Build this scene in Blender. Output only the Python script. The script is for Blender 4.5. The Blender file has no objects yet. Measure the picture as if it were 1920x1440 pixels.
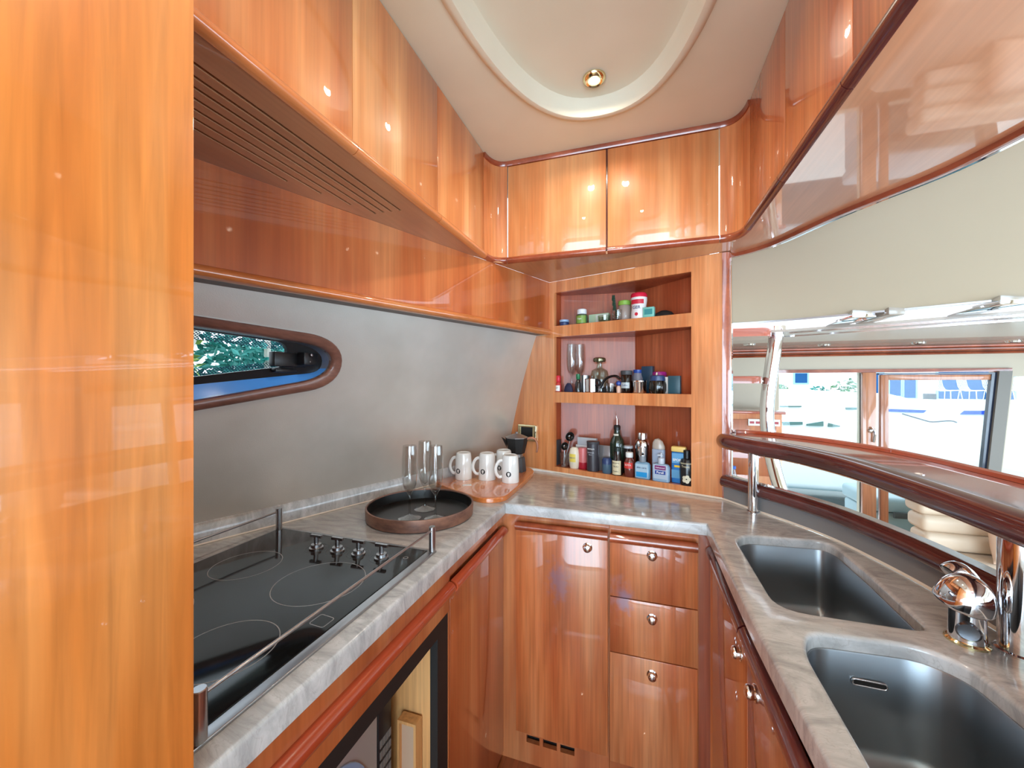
import bpy, bmesh, math, random
from math import sin, cos, pi, radians, sqrt, hypot, atan2, asin
from mathutils import Vector, Matrix
from mathutils.geometry import delaunay_2d_cdt
random.seed(7)
SC = bpy.context.scene
COL = SC.collection
# ------------------------------------------------------------------ camera
YAW = radians(18.1); FPX = 735.0; CZ = 1.32; HY = 716.0
cam = bpy.data.cameras.new('camera'); camo = bpy.data.objects.new('camera', cam); COL.objects.link(camo)
camo.location = (0, 0, CZ); camo.rotation_euler = (radians(90), 0, YAW)
cam.sensor_width = 36; cam.lens = FPX/1920*36; cam.shift_y = -4/1920; cam.clip_start = .01; cam.clip_end = 300
SC.camera = camo
# ------------------------------------------------------------------ light and exposure
SC.view_settings.view_transform = 'Standard'; SC.view_settings.look = 'None'
SC.view_settings.gamma = 1; SC.view_settings.exposure = 0.45; SC.view_settings.use_curve_mapping = False
W = bpy.data.worlds.new('sky'); SC.world = W; W.use_nodes = True
wn = W.node_tree; bg = wn.nodes['Background']; bg.inputs[0].default_value = (.80, .90, 1, 1); bg.inputs[1].default_value = 2.4
SC.cycles.max_bounces = 10; SC.cycles.transparent_max_bounces = 16; SC.cycles.sample_clamp_indirect = 6
SC.cycles.caustics_reflective = False; SC.cycles.caustics_refractive = False

def light(name, kind, loc, rot, power, color, size=.1, size_y=None, shape=None, spot=None):
    l = bpy.data.lights.new(name, kind); l.energy = power; l.color = color
    if kind == 'AREA':
        l.size = size
        l.shape = shape or ('RECTANGLE' if size_y else 'DISK')
        if size_y: l.size_y = size_y
    if kind == 'SPOT':
        l.shadow_soft_size = size; l.spot_size = radians(spot or 120); l.spot_blend = .8
    if kind == 'POINT': l.shadow_soft_size = size
    o = bpy.data.objects.new(name, l); COL.objects.link(o); o.location = loc; o.rotation_euler = rot
    return o
DAY = (.66, .83, 1.0); WARM = (1.0, .86, .68)
# daylight entering by the windscreen behind the camera and by the saloon side windows
light('windscreen_daylight', 'AREA', (.95, -2.5, 1.05), (radians(104), 0, 0), 235, DAY, 4.4, 2.0)
light('saloon_side_daylight', 'AREA', (3.5, .9, .95), (0, radians(90), 0), 75, DAY, 1.0, 4.2)
# ------------------------------------------------------------------ helpers
def lin(c):
    return tuple(((v/255)/12.92 if v/255 <= .04045 else ((v/255+.055)/1.055)**2.4) for v in c) + (1,)
MATS = {}
def pbr(name, rgb, rough=.5, metal=0, coat=0, coatr=.03, spec=.5, trans=0, ior=1.45, alpha=1, emit=None, sheen=0):
    if name in MATS: return MATS[name]
    m = bpy.data.materials.new(name); m.use_nodes = True; b = m.node_tree.nodes['Principled BSDF']
    b.inputs['Base Color'].default_value = lin(rgb); b.inputs['Roughness'].default_value = rough
    b.inputs['Metallic'].default_value = metal; b.inputs['Coat Weight'].default_value = coat
    b.inputs['Coat Roughness'].default_value = coatr; b.inputs['Coat IOR'].default_value = 1.52; b.inputs['Specular IOR Level'].default_value = spec
    b.inputs['Transmission Weight'].default_value = trans; b.inputs['IOR'].default_value = ior
    b.inputs['Alpha'].default_value = alpha; b.inputs['Sheen Weight'].default_value = sheen
    if emit: b.inputs['Emission Color'].default_value = lin(emit[0]); b.inputs['Emission Strength'].default_value = emit[1]
    MATS[name] = m; return m
def NT(m):
    return m.node_tree, m.node_tree.nodes, m.node_tree.links, m.node_tree.nodes['Principled BSDF']
def noise_color(m, stops, scale, stretch=(1, 1, 1), detail=6, rough=.6, dist=0, bump=0, bscale=None, rnd=True):
    t, n, l, b = NT(m)
    tc = n.new('ShaderNodeTexCoord'); mp = n.new('ShaderNodeMapping'); mp.inputs['Scale'].default_value = stretch
    src = tc.outputs['Object']
    if rnd:
        oi = n.new('ShaderNodeObjectInfo'); mu = n.new('ShaderNodeMath'); mu.operation = 'MULTIPLY'; mu.inputs[1].default_value = 17
        ad = n.new('ShaderNodeVectorMath'); ad.operation = 'ADD'
        l.new(oi.outputs['Random'], mu.inputs[0]); l.new(src, ad.inputs[0]); l.new(mu.outputs[0], ad.inputs[1]); src = ad.outputs[0]
    l.new(src, mp.inputs[0])
    nz = n.new('ShaderNodeTexNoise'); nz.inputs['Scale'].default_value = scale; nz.inputs['Detail'].default_value = detail
    nz.inputs['Roughness'].default_value = rough; nz.inputs['Distortion'].default_value = dist
    l.new(mp.outputs[0], nz.inputs[0])
    cr = n.new('ShaderNodeValToRGB'); e = cr.color_ramp.elements
    while len(e) < len(stops): e.new(.5)
    for i, (p, c) in enumerate(stops): e[i].position = p; e[i].color = lin(c)
    l.new(nz.outputs['Fac'], cr.inputs[0]); l.new(cr.outputs[0], b.inputs['Base Color'])
    if bump:
        bp = n.new('ShaderNodeBump'); bp.inputs['Strength'].default_value = bump; bp.inputs['Distance'].default_value = .002
        if bscale:
            nb = n.new('ShaderNodeTexNoise'); nb.inputs['Scale'].default_value = bscale; l.new(tc.outputs['Object'], nb.inputs[0]); l.new(nb.outputs['Fac'], bp.inputs['Height'])
        else: l.new(nz.outputs['Fac'], bp.inputs['Height'])
        l.new(bp.outputs[0], b.inputs['Normal'])
    return cr, src
def wood(name, dark, mid, lite, axis='z', rough=.38, coat=1, coatr=.025, k=9, fine=.22, fs=130, fst=.03, fd=0):
    if name in MATS: return MATS[name]
    m = pbr(name, mid, rough, coat=coat, coatr=coatr)
    st = {'z': (1, 1, .08), 'y': (1, .08, 1), 'x': (.08, 1, 1)}[axis]
    cr, src = noise_color(m, [(.33, dark), (.50, mid), (.66, lite)], k, st, detail=3, rough=.55)
    t, n, l, b = NT(m)
    mp = n.new('ShaderNodeMapping'); mp.inputs['Scale'].default_value = tuple(v*1.0 if v == 1 else fst for v in st); l.new(src, mp.inputs[0])
    nz = n.new('ShaderNodeTexNoise'); nz.inputs['Scale'].default_value = fs; nz.inputs['Distortion'].default_value = fd; nz.inputs['Detail'].default_value = 4; l.new(mp.outputs[0], nz.inputs[0])
    mr = n.new('ShaderNodeMapRange'); mr.inputs[1].default_value = .3; mr.inputs[2].default_value = .7; mr.inputs[3].default_value = 1-fine; mr.inputs[4].default_value = 1+fine*.6
    l.new(nz.outputs['Fac'], mr.inputs[0])
    bz = n.new('ShaderNodeTexNoise'); bz.inputs['Scale'].default_value = 5; bz.inputs['Detail'].default_value = 3
    mp2 = n.new('ShaderNodeMapping'); mp2.inputs['Scale'].default_value = tuple(1.6 if v == 1 else .5 for v in st); l.new(src, mp2.inputs[0]); l.new(mp2.outputs[0], bz.inputs[0])
    m3 = n.new('ShaderNodeMapRange'); m3.inputs[1].default_value = .3; m3.inputs[2].default_value = .7; m3.inputs[3].default_value = .86; m3.inputs[4].default_value = 1.12; l.new(bz.outputs['Fac'], m3.inputs[0])
    m4 = n.new('ShaderNodeMath'); m4.operation = 'MULTIPLY'; l.new(mr.outputs[0], m4.inputs[0]); l.new(m3.outputs[0], m4.inputs[1])
    vm = n.new('ShaderNodeVectorMath'); vm.operation = 'SCALE'; l.new(cr.outputs[0], vm.inputs[0]); l.new(m4.outputs[0], vm.inputs['Scale'])
    l.new(vm.outputs[0], b.inputs['Base Color'])
    return m
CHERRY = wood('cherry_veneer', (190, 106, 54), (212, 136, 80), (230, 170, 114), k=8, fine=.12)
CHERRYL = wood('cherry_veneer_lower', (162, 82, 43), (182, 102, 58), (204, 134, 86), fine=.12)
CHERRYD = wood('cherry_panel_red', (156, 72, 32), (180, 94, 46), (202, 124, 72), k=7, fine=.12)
CHERRYP = wood('cherry_tall_panel', (200, 112, 46), (212, 128, 58), (224, 150, 82), k=12, fine=.22, rough=.32, fs=95, fst=.05, fd=.5)
CHERRYS = wood('cherry_straight_grain', (196, 114, 64), (210, 133, 80), (222, 150, 97), k=26, fine=.16)
CHERRYSO = wood('cherry_soffit_gloss', (190, 124, 88), (202, 138, 102), (214, 156, 120), axis='y', k=6, fine=.08, rough=.3)
CHERRYSO.node_tree.nodes['Principled BSDF'].inputs['Coat IOR'].default_value = 2.1
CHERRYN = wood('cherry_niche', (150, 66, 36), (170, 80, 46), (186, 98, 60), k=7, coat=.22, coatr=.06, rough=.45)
LIP = wood('mahogany_lip_warm', (132, 58, 34), (150, 70, 42), (166, 84, 52), axis='y', k=12, fine=.12, rough=.28)
LIPD = wood('mahogany_lip_dark', (70, 30, 30), (86, 38, 38), (102, 48, 46), axis='y', k=12, fine=.1, rough=.26)
LIPR = wood('mahogany_lip_red', (150, 58, 34), (168, 70, 40), (182, 86, 52), axis='y', k=10, fine=.1, rough=.28)
BARW = wood('bar_top_wood', (150, 76, 56), (168, 92, 68), (184, 110, 84), axis='y', k=8, fine=.1, rough=.25)
PLY = wood('niche_plywood', (196, 140, 86), (208, 156, 100), (216, 168, 114), coat=0, rough=.5, k=5)
BOARDW = wood('board_wood', (206, 116, 58), (220, 134, 72), (230, 152, 90), axis='y', k=10, fine=.15, rough=.22)
FLOORW = wood('floor_planks', (120, 60, 30), (140, 74, 38), (156, 88, 48), axis='y', k=7, rough=.4)
MARB = pbr('marble_worktop', (160, 150, 138), .16, coat=.3, coatr=.05)
def marble():
    t, n, l, b = NT(MARB)
    tc = n.new('ShaderNodeTexCoord'); mp = n.new('ShaderNodeMapping'); mp.inputs['Rotation'].default_value = (0, 0, .6); mp.inputs['Scale'].default_value = (1, 2.6, 1)
    l.new(tc.outputs['Object'], mp.inputs[0])
    a = n.new('ShaderNodeTexNoise'); a.inputs['Scale'].default_value = 7; a.inputs['Detail'].default_value = 9; a.inputs['Roughness'].default_value = .66; a.inputs['Distortion'].default_value = 1.6
    l.new(mp.outputs[0], a.inputs[0])
    cr = n.new('ShaderNodeValToRGB'); e = cr.color_ramp.elements; e.new(.5); e.new(.6)
    for i, (p, c) in enumerate([(.28, (146, 148, 150)), (.43, (170, 172, 174)), (.56, (190, 192, 194)), (.74, (208, 210, 212))]): e[i].position = p; e[i].color = lin(c)
    l.new(a.outputs['Fac'], cr.inputs[0])
    v = n.new('ShaderNodeTexNoise'); v.inputs['Scale'].default_value = 11; v.inputs['Detail'].default_value = 5; v.inputs['Distortion'].default_value = 2.5
    l.new(mp.outputs[0], v.inputs[0])
    m1 = n.new('ShaderNodeMath'); m1.operation = 'SUBTRACT'; m1.inputs[1].default_value = .5; l.new(v.outputs['Fac'], m1.inputs[0])
    m2 = n.new('ShaderNodeMath'); m2.operation = 'ABSOLUTE'; l.new(m1.outputs[0], m2.inputs[0])
    mr = n.new('ShaderNodeMapRange'); mr.inputs[1].default_value = 0; mr.inputs[2].default_value = .016; mr.inputs[3].default_value = .32; mr.inputs[4].default_value = 0; l.new(m2.outputs[0], mr.inputs[0])
    mx = n.new('ShaderNodeMix'); mx.data_type = 'RGBA'; mx.inputs['B'].default_value = lin((140, 136, 136)); l.new(mr.outputs[0], mx.inputs['Factor']); l.new(cr.outputs[0], mx.inputs['A'])
    l.new(mx.outputs['Result'], b.inputs['Base Color'])
marble()
HULL = pbr('hull_lining_pearl', (186, 178, 166), .30, .35, coat=.3, coatr=.2); noise_color(HULL, [(.3, (194, 189, 180)), (.7, (207, 202, 194))], 5, detail=3, bump=.12, bscale=420, rnd=False)
CREAM = pbr('cream_headlining', (224, 208, 180), .62); noise_color(CREAM, [(.3, (222, 218, 197)), (.7, (230, 226, 206))], 4, detail=2, bump=.12, bscale=600, rnd=False)
CREAM2 = pbr('cream_saloon_lining', (202, 190, 170), .55)
GLOSSC = pbr('gloss_cream_pelmet', (168, 158, 148), .22, coat=.4)
STEEL = pbr('brushed_steel', (170, 170, 172), .28, 1)
SINKM = pbr('sink_steel', (146, 152, 158), .40, 1)
CHROME = pbr('chrome', (226, 226, 230), .05, 1)
BRASSC = pbr('brass_chrome', (226, 214, 170), .12, 1)
BLACKG = pbr('black_glass', (18, 19, 19), .07, spec=.35)
BLACK = pbr('black_plastic', (20, 20, 22), .35)
BLACKM = pbr('matt_black', (28, 27, 27), .6)
DGREY = pbr('dark_grey_paint', (62, 62, 66), .45)
WHITE = pbr('white_plastic', (232, 232, 230), .35)
MUGW = pbr('white_glaze', (226, 226, 224), .12, coat=.5)
GREYL = pbr('zone_print', (150, 150, 150), .3)
COPPER = pbr('copper_brown', (130, 92, 76), .42, .35); noise_color(COPPER, [(.35, (98, 70, 62)), (.55, (138, 98, 80)), (.75, (166, 120, 96))], 12, (1, 1, 2.5), detail=8)
SLOT = pbr('dark_recess', (16, 10, 8), .8)
def glassmat(name, rgb, rough=0, ior=1.45, thin=False, tint=.9, refl=.08):
    """clear pane: straight-through transparency with a fresnel reflection"""
    if name in MATS: return MATS[name]
    m = bpy.data.materials.new(name); m.use_nodes = True; n = m.node_tree.nodes; l = m.node_tree.links; n.clear()
    out = n.new('ShaderNodeOutputMaterial'); tr = n.new('ShaderNodeBsdfTransparent'); tr.inputs[0].default_value = lin(rgb)
    gl = n.new('ShaderNodeBsdfGlossy'); gl.inputs['Roughness'].default_value = rough; gl.inputs['Color'].default_value = (1, 1, 1, 1)
    lw = n.new('ShaderNodeLayerWeight'); lw.inputs[0].default_value = .5; pw = n.new('ShaderNodeMath'); pw.operation = 'POWER'; pw.inputs[1].default_value = 3.2
    fr = n.new('ShaderNodeMath'); fr.operation = 'MULTIPLY_ADD'; fr.inputs[1].default_value = .7*refl/.08; fr.inputs[2].default_value = .6*refl
    l.new(lw.outputs['Facing'], pw.inputs[0]); l.new(pw.outputs[0], fr.inputs[0]); mx = n.new('ShaderNodeMixShader')
    l.new(fr.outputs[0], mx.inputs[0]); l.new(tr.outputs[0], mx.inputs[1]); l.new(gl.outputs[0], mx.inputs[2]); l.new(mx.outputs[0], out.inputs[0])
    MATS[name] = m; return m
PANE = glassmat('window_pane', (246, 252, 252), refl=.03)
GLASS = glassmat('drinking_glass', (243, 243, 242), refl=.09)
GLASSG = glassmat('greenish_glass', (220, 228, 220), ior=1.35)
GLASSD = glassmat('smoky_glass', (140, 138, 136), ior=1.4)

ORG = {}
def thing(name, label, cat, loc=(0, 0, 0), rz=0, group=None, local=False):
    o = bpy.data.objects.new(name, None); COL.objects.link(o); o.empty_display_size = .05
    o.location = loc; o.rotation_euler = (0, 0, rz); o['label'] = label; o['category'] = cat
    if group: o['group'] = group
    ORG[o.name] = Vector((0, 0, 0)) if local else Vector(loc)
    return o
def tag(o, label, cat, group=None, kind=None):
    if label: o['label'] = label
    if cat: o['category'] = cat
    if group: o['group'] = group
    if kind: o['kind'] = kind
    return o
def finish(bm, angle=38, bevel=0, segs=2):
    bmesh.ops.remove_doubles(bm, verts=bm.verts, dist=1e-6)
    if bevel:
        es = [e for e in bm.edges if len(e.link_faces) == 2 and e.calc_face_angle(0) > radians(40)]
        bmesh.ops.bevel(bm, geom=es, offset=bevel, segments=segs, profile=.5, affect='EDGES', clamp_overlap=True)
    bmesh.ops.recalc_face_normals(bm, faces=bm.faces)
    for f in bm.faces: f.smooth = True
    for e in bm.edges:
        if len(e.link_faces) != 2 or e.calc_face_angle(0) > radians(angle): e.smooth = False
def obj(name, bm, mat, parent=None, bevel=0, segs=2, angle=38, org=None, label=None, kind=None):
    finish(bm, angle, bevel, segs)
    o0 = ORG[parent.name] if parent is not None else Vector((0, 0, 0))
    if parent is None and org is not None: o0 = Vector(org)
    if o0.length > 0: bmesh.ops.translate(bm, verts=bm.verts, vec=-o0)
    me = bpy.data.meshes.new(name); bm.to_mesh(me); bm.free()
    me.materials.append(mat)
    o = bpy.data.objects.new(name, me); COL.objects.link(o)
    if parent is not None: o.parent = parent
    elif org is not None: o.location = org
    ORG[o.name] = o0
    if label: o['label'] = label
    if kind: o['kind'] = kind
    return o
def struct(name, bm, mat, bevel=0, org=None, **k):
    o = obj(name, bm, mat, None, bevel, org=org, **k); o['kind'] = 'structure'; return o
def B(): return bmesh.new()
def box(bm, x0, y0, z0, x1, y1, z1, M=None):
    c = [(x0, y0, z0), (x1, y0, z0), (x1, y1, z0), (x0, y1, z0), (x0, y0, z1), (x1, y0, z1), (x1, y1, z1), (x0, y1, z1)]
    v = [bm.verts.new(M @ Vector(p) if M else p) for p in c]
    for f in [(0, 3, 2, 1), (4, 5, 6, 7), (0, 1, 5, 4), (1, 2, 6, 5), (2, 3, 7, 6), (3, 0, 4, 7)]: bm.faces.new([v[i] for i in f])
    return bm
def lathe(bm, prof, c=(0, 0, 0), segs=24, sx=1, sy=1, M=None):
    rings = []
    for r, z in prof:
        if r < 1e-6: rings.append([bm.verts.new(_t(M, c, 0, 0, z))])
        else: rings.append([bm.verts.new(_t(M, c, r*sx*cos(2*pi*i/segs), r*sy*sin(2*pi*i/segs), z)) for i in range(segs)])
    for a, b in zip(rings, rings[1:]):
        for i in range(segs):
            j = (i+1) % segs
            if len(a) == 1 and len(b) == 1: continue
            if len(a) == 1: bm.faces.new([a[0], b[j], b[i]])
            elif len(b) == 1: bm.faces.new([a[i], a[j], b[0]])
            else: bm.faces.new([a[i], a[j], b[j], b[i]])
    return bm
def _t(M, c, x, y, z):
    p = Vector((x, y, z))
    if M: p = M @ p
    return p + Vector(c)
def cyl(bm, r, z0, z1, c=(0, 0, 0), segs=24, M=None, bev=0):
    p = [(0, z0), (r-bev, z0), (r, z0+bev), (r, z1-bev), (r-bev, z1), (0, z1)] if bev else [(0, z0), (r, z0), (r, z1), (0, z1)]
    return lathe(bm, p, c, segs, M=M)
def tube(bm, path, r, segs=12, closed=False, cap=True, flat=1.0):
    P = [Vector(p) for p in path]; n = len(P); rings = []; up = Vector((0, 0, 1)); prev = None
    for i, p in enumerate(P):
        if closed: t = P[(i+1) % n]-P[i-1]
        else: t = P[min(i+1, n-1)]-P[max(i-1, 0)]
        t.normalize()
        if prev is None:
            u = up if abs(t.z) < .95 else Vector((1, 0, 0)); a = t.cross(u).normalized()
        else: a = (prev - t*prev.dot(t)).normalized()
        prev = a; b = t.cross(a).normalized()
        rr = r[i] if isinstance(r, (list, tuple)) else r
        rings.append([bm.verts.new(p + a*rr*cos(2*pi*k/segs) + b*rr*flat*sin(2*pi*k/segs)) for k in range(segs)])
    m = n if closed else n-1
    for i in range(m):
        A, C = rings[i], rings[(i+1) % n]
        for k in range(segs): bm.faces.new([A[k], A[(k+1) % segs], C[(k+1) % segs], C[k]])
    if cap and not closed:
        bm.faces.new(rings[0][::-1]); bm.faces.new(rings[-1])
    return bm
def smooth_path(pts, k=8):
    P = [Vector(p) for p in pts]; out = []
    for i in range(len(P)-1):
        p0 = P[max(i-1, 0)]; p1 = P[i]; p2 = P[i+1]; p3 = P[min(i+2, len(P)-1)]
        for j in range(k):
            t = j/k; out.append(.5*((2*p1)+(p2-p0)*t+(2*p0-5*p1+4*p2-p3)*t*t+(3*p1-p0-3*p2+p3)*t**3))
    out.append(P[-1]); return out
def sweep(bm, path, prof, closed=False):
    """profile of (n, z): n is measured to the right of the direction of travel"""
    P = [Vector(p) for p in path]; n = len(P); rings = []
    for i in range(n):
        if closed: d1 = (P[i]-P[i-1]); d2 = (P[(i+1) % n]-P[i])
        else: d1 = P[i]-P[max(i-1, 0)]; d2 = P[min(i+1, n-1)]-P[i]
        d1 = Vector((d1.x, d1.y, 0)); d2 = Vector((d2.x, d2.y, 0))
        if d1.length < 1e-9: d1 = d2
        if d2.length < 1e-9: d2 = d1
        d1.normalize(); d2.normalize()
        n1 = Vector((d1.y, -d1.x, 0)); n2 = Vector((d2.y, -d2.x, 0)); nn = (n1+n2)
        nn = nn/ max(.3, nn.dot(n1)) if nn.length > 1e-6 else n1
        rings.append([bm.verts.new(P[i]+nn*a+Vector((0, 0, z))) for a, z in prof])
    m = n if closed else n-1; k = len(prof)
    for i in range(m):
        A, C = rings[i], rings[(i+1) % n]
        for j in range(k): bm.faces.new([A[j], A[(j+1) % k], C[(j+1) % k], C[j]])
    if not closed: bm.faces.new(rings[0]); bm.faces.new(rings[-1][::-1])
    return bm
def inpoly(p, poly):
    x, y = p; c = False; j = len(poly)-1
    for i in range(len(poly)):
        xi, yi = poly[i][:2]; xj, yj = poly[j][:2]
        if (yi > y) != (yj > y) and x < (xj-xi)*(y-yi)/(yj-yi)+xi: c = not c
        j = i
    return c
def area2(p): return sum(p[i][0]*p[(i+1) % len(p)][1]-p[(i+1) % len(p)][0]*p[i][1] for i in range(len(p)))/2
def offset(poly, d):
    """move a ring outwards by d (negative: inwards)"""
    s = 1 if area2(poly) > 0 else -1; n = len(poly); out = []
    for i in range(n):
        a = Vector(poly[i-1][:2]); b = Vector(poly[i][:2]); c = Vector(poly[(i+1) % n][:2])
        e1 = (b-a).normalized(); e2 = (c-b).normalized(); n1 = Vector((e1.y, -e1.x))*s; n2 = Vector((e2.y, -e2.x))*s
        m = n1+n2; m = m/max(.35, m.dot(n1)); q = b+m*d; out.append((q.x, q.y))
    return out
def flat(bm, outer, holes, f, extra=(), flip=False):
    """triangulated plate; f maps (a, b) to a 3d point; returns the ring verts"""
    co = []; ed = []
    for ring in [outer]+list(holes):
        s = len(co); co += [Vector(p[:2]) for p in ring]; ed += [(s+i, s+(i+1) % len(ring)) for i in range(len(ring))]
    co += [Vector(p) for p in extra]
    vo, eo, fo, _, _, _ = delaunay_2d_cdt(co, ed, [], 0, 1e-7)
    vs = {}
    for t in fo:
        c = sum((vo[i] for i in t), Vector((0, 0)))/3
        if not inpoly(c, outer) or any(inpoly(c, h) for h in holes): continue
        for i in t:
            if i not in vs: vs[i] = bm.verts.new(f(vo[i].x, vo[i].y))
        q = [vs[i] for i in t]
        try: bm.faces.new(q[::-1] if flip else q)
        except ValueError: pass
def skin(bm, r1, r2):
    A = [bm.verts.new(p) for p in r1]; C = [bm.verts.new(p) for p in r2]; n = len(A)
    for i in range(n): bm.faces.new([A[i], A[(i+1) % n], C[(i+1) % n], C[i]])
def slab(bm, outer, z0, z1, holes=(), r=0, f=None, nseg=4):
    """plate between two heights with a rounded upper edge"""
    F = f or (lambda x, y, z: (x, y, z)); prof = [(0, z0), (0, z1-r)]
    if r: prof += [(r*(1-cos(k*pi/2/nseg)), z1-r+r*sin(k*pi/2/nseg)) for k in range(1, nseg+1)]
    rings = [(outer, -1)]+[(h, 1) for h in holes]; tops = []
    for ring, s in rings:
        loops = [[F(x, y, z) for x, y in (offset(ring, s*d) if d else [q[:2] for q in ring])] for d, z in prof]
        for a, b in zip(loops, loops[1:]): skin(bm, a, b)
        tops.append(offset(ring, s*r) if r else [q[:2] for q in ring])
    flat(bm, tops[0], tops[1:], lambda x, y: F(x, y, z1)); flat(bm, outer, holes, lambda x, y: F(x, y, z0), flip=True)
    return bm
def ring_round(pts, rad, k=5):
    """round every corner of a polygon"""
    n = len(pts); out = []
    for i in range(n):
        a = Vector(pts[i-1][:2]); b = Vector(pts[i][:2]); c = Vector(pts[(i+1) % n][:2])
        r = rad[i] if isinstance(rad, (list, tuple)) else rad
        if r <= 0: out.append(tuple(b)); continue
        u = (a-b); v = (c-b); r = min(r, u.length*.49, v.length*.49); p = b+u.normalized()*r; q = b+v.normalized()*r
        for j in range(k+1):
            t = j/k; w = p*(1-t)**2+b*2*t*(1-t)+q*t*t; out.append((w.x, w.y))
    return out
def circle(cx, cy, r, n=48, ry=None): return [(cx+r*cos(2*pi*i/n), cy+(ry or r)*sin(2*pi*i/n)) for i in range(n)]
def text(name, s, size, mat, parent, M=None, wrap=None, org=None, ext=.0003, bold=False):
    """lettering as a thin mesh, readable along +x with its face towards -y; wrap = radius of the bottle it follows"""
    cu = bpy.data.curves.new(name, 'FONT'); cu.body = s; cu.size = size; cu.align_x = 'CENTER'; cu.align_y = 'CENTER'; cu.extrude = ext
    if bold: cu.offset = size*.02
    o = bpy.data.objects.new(name, cu); COL.objects.link(o); dg = bpy.context.evaluated_depsgraph_get()
    me = bpy.data.meshes.new_from_object(o.evaluated_get(dg)); bpy.data.objects.remove(o); bpy.data.curves.remove(cu)
    for v in me.vertices:
        x, y, z = v.co
        if wrap: a = x/wrap; v.co = (sin(a)*(wrap+z), -cos(a)*(wrap+z), y)
        else: v.co = (x, -z, y)
        if M: v.co = M @ v.co
    me.materials.clear(); me.materials.append(mat)
    o = bpy.data.objects.new(name, me); COL.objects.link(o)
    if parent: o.parent = parent
    return o
def dup(root, loc, rz=0, label=None):
    r = root.copy(); COL.objects.link(r); r.location = loc; r.rotation_euler = (0, 0, rz)
    if label: r['label'] = label
    for ch in [c for c in bpy.data.objects if c.parent == root]:
        c = ch.copy(); COL.objects.link(c); c.parent = r
        for g in [q for q in bpy.data.objects if q.parent == ch]:
            d = g.copy(); COL.objects.link(d); d.parent = c
    return r
# rays through the surveyed pixels, used only to read off real positions on known planes
FW = (-sin(YAW), cos(YAW)); RT = (cos(YAW), sin(YAW))
def ray(px, py):
    u = (px-960)/FPX; v = (HY-py)/FPX
    return (FW[0]+u*RT[0], FW[1]+u*RT[1], v)
def at_z(px, py, z):
    d = ray(px, py); t = (z-CZ)/d[2]; return (d[0]*t, d[1]*t, z)
def at_y(px, py, y):
    d = ray(px, py); t = y/d[1]; return (d[0]*t, y, CZ+d[2]*t)
def at_x(px, py, x):
    d = ray(px, py); t = x/d[0]; return (x, d[1]*t, CZ+d[2]*t)
def half_round(r, h, k=6, out=1):
    """nosing profile: flat back at n=0, bulging to n=r"""
    return [(0, -h/2)]+[(out*r*cos(a), h/2*sin(a)) for a in [(-pi/2+pi*i/k) for i in range(0, k+1)]][0:]+[(0, h/2)]

# ================================================================== THE SETTING
def hull_x(y, z):
    dz = z-.9; return -.871+.386*(y-1.292)+.18*dz+.19*dz*dz
# galley floor, saloon floor
struct('floor', box(B(), -1.6, .45, -.04, .62, 2.0, 0), FLOORW)
struct('floor_bounce', box(B(), -1.6, -2.6, -.04, .62, .45, 0), pbr('saloon_carpet_and_bounce', (214, 206, 190), .9))  # unseen floor, made pale to bounce neutral light onto the ceiling
struct('floor_saloon', box(B(), .62, -2.6, -.62, 3.7, 4.0, -.55), pbr('saloon_carpet_and_bounce', (196, 184, 164), .9))
bm = B(); box(bm, .62, -2.6, -.55, .66, 1.6, .86); struct('wall_partition', bm, CREAM2)
# hull side with the slot for the port light
port_in = [(0.1, 1.4872), (0.6326, 1.4465), (0.8446, 1.4303), (0.8612, 1.4285), (0.8774, 1.4258), (0.8927, 1.422), (0.9069, 1.417), (0.9194, 1.4107), (0.9298, 1.4031), (0.9376, 1.3941), (0.9424, 1.3835), (0.944, 1.3713), (0.9419, 1.3602), (0.9365, 1.3504), (0.9283, 1.3419), (0.9177, 1.3346), (0.9052, 1.3286), (0.8911, 1.3237), (0.8761, 1.32), (0.6641, 1.2762), (0.1, 1.1597)]
port_out = [(0.1, 1.5053), (0.6275, 1.4711), (0.8573, 1.4562), (0.8752, 1.4542), (0.8929, 1.4503), (0.91, 1.4444), (0.9261, 1.4366), (0.9406, 1.4267), (0.9531, 1.4148), (0.9629, 1.4008), (0.9695, 1.3848), (0.9727, 1.3668), (0.9719, 1.3504), (0.9674, 1.3357), (0.9596, 1.323), (0.9491, 1.3124), (0.9363, 1.3039), (0.9217, 1.2976), (0.9058, 1.2935), (0.6684, 1.2499), (0.1, 1.1455)]
port_pane = [(0.1, 1.486), (0.6326, 1.4445), (0.8124, 1.4305), (0.8178, 1.4298), (0.8231, 1.4285), (0.8281, 1.4268), (0.8327, 1.4245), (0.8368, 1.4214), (0.8402, 1.4178), (0.8429, 1.4137), (0.8447, 1.4099), (0.8467, 1.4004), (0.8477, 1.3915), (0.8478, 1.3835), (0.847, 1.3764), (0.8454, 1.3705), (0.843, 1.3659), (0.8399, 1.3627), (0.8361, 1.3612), (0.6547, 1.3302), (0.1, 1.2354)]
port_back = [(p, q+d) for (p, q), d in zip(port_in, [0]*13+[.003, .007, .011, .015, .018, .020, .036, .045])]
g = [(y*.11-.6, .84+z*.095) for y in range(0, 25) for z in range(0, 9)]
g = [q for q in g if not inpoly(q, offset(port_in, .02)) and -.59 < q[0] < 1.98 and .85 < q[1] < 1.61]
bm = B(); outer = [(-.6, .84), (2.0, .84), (2.0, 1.62), (-.6, 1.62)]
flat(bm, outer, [port_in], lambda a, b: (hull_x(a, b), a, b), extra=g)
flat(bm, outer, [port_in], lambda a, b: (hull_x(a, b)-.05, a, b), extra=g, flip=True)
skin(bm, [(hull_x(a, b), a, b) for a, b in outer], [(hull_x(a, b)-.05, a, b) for a, b in outer])
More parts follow.
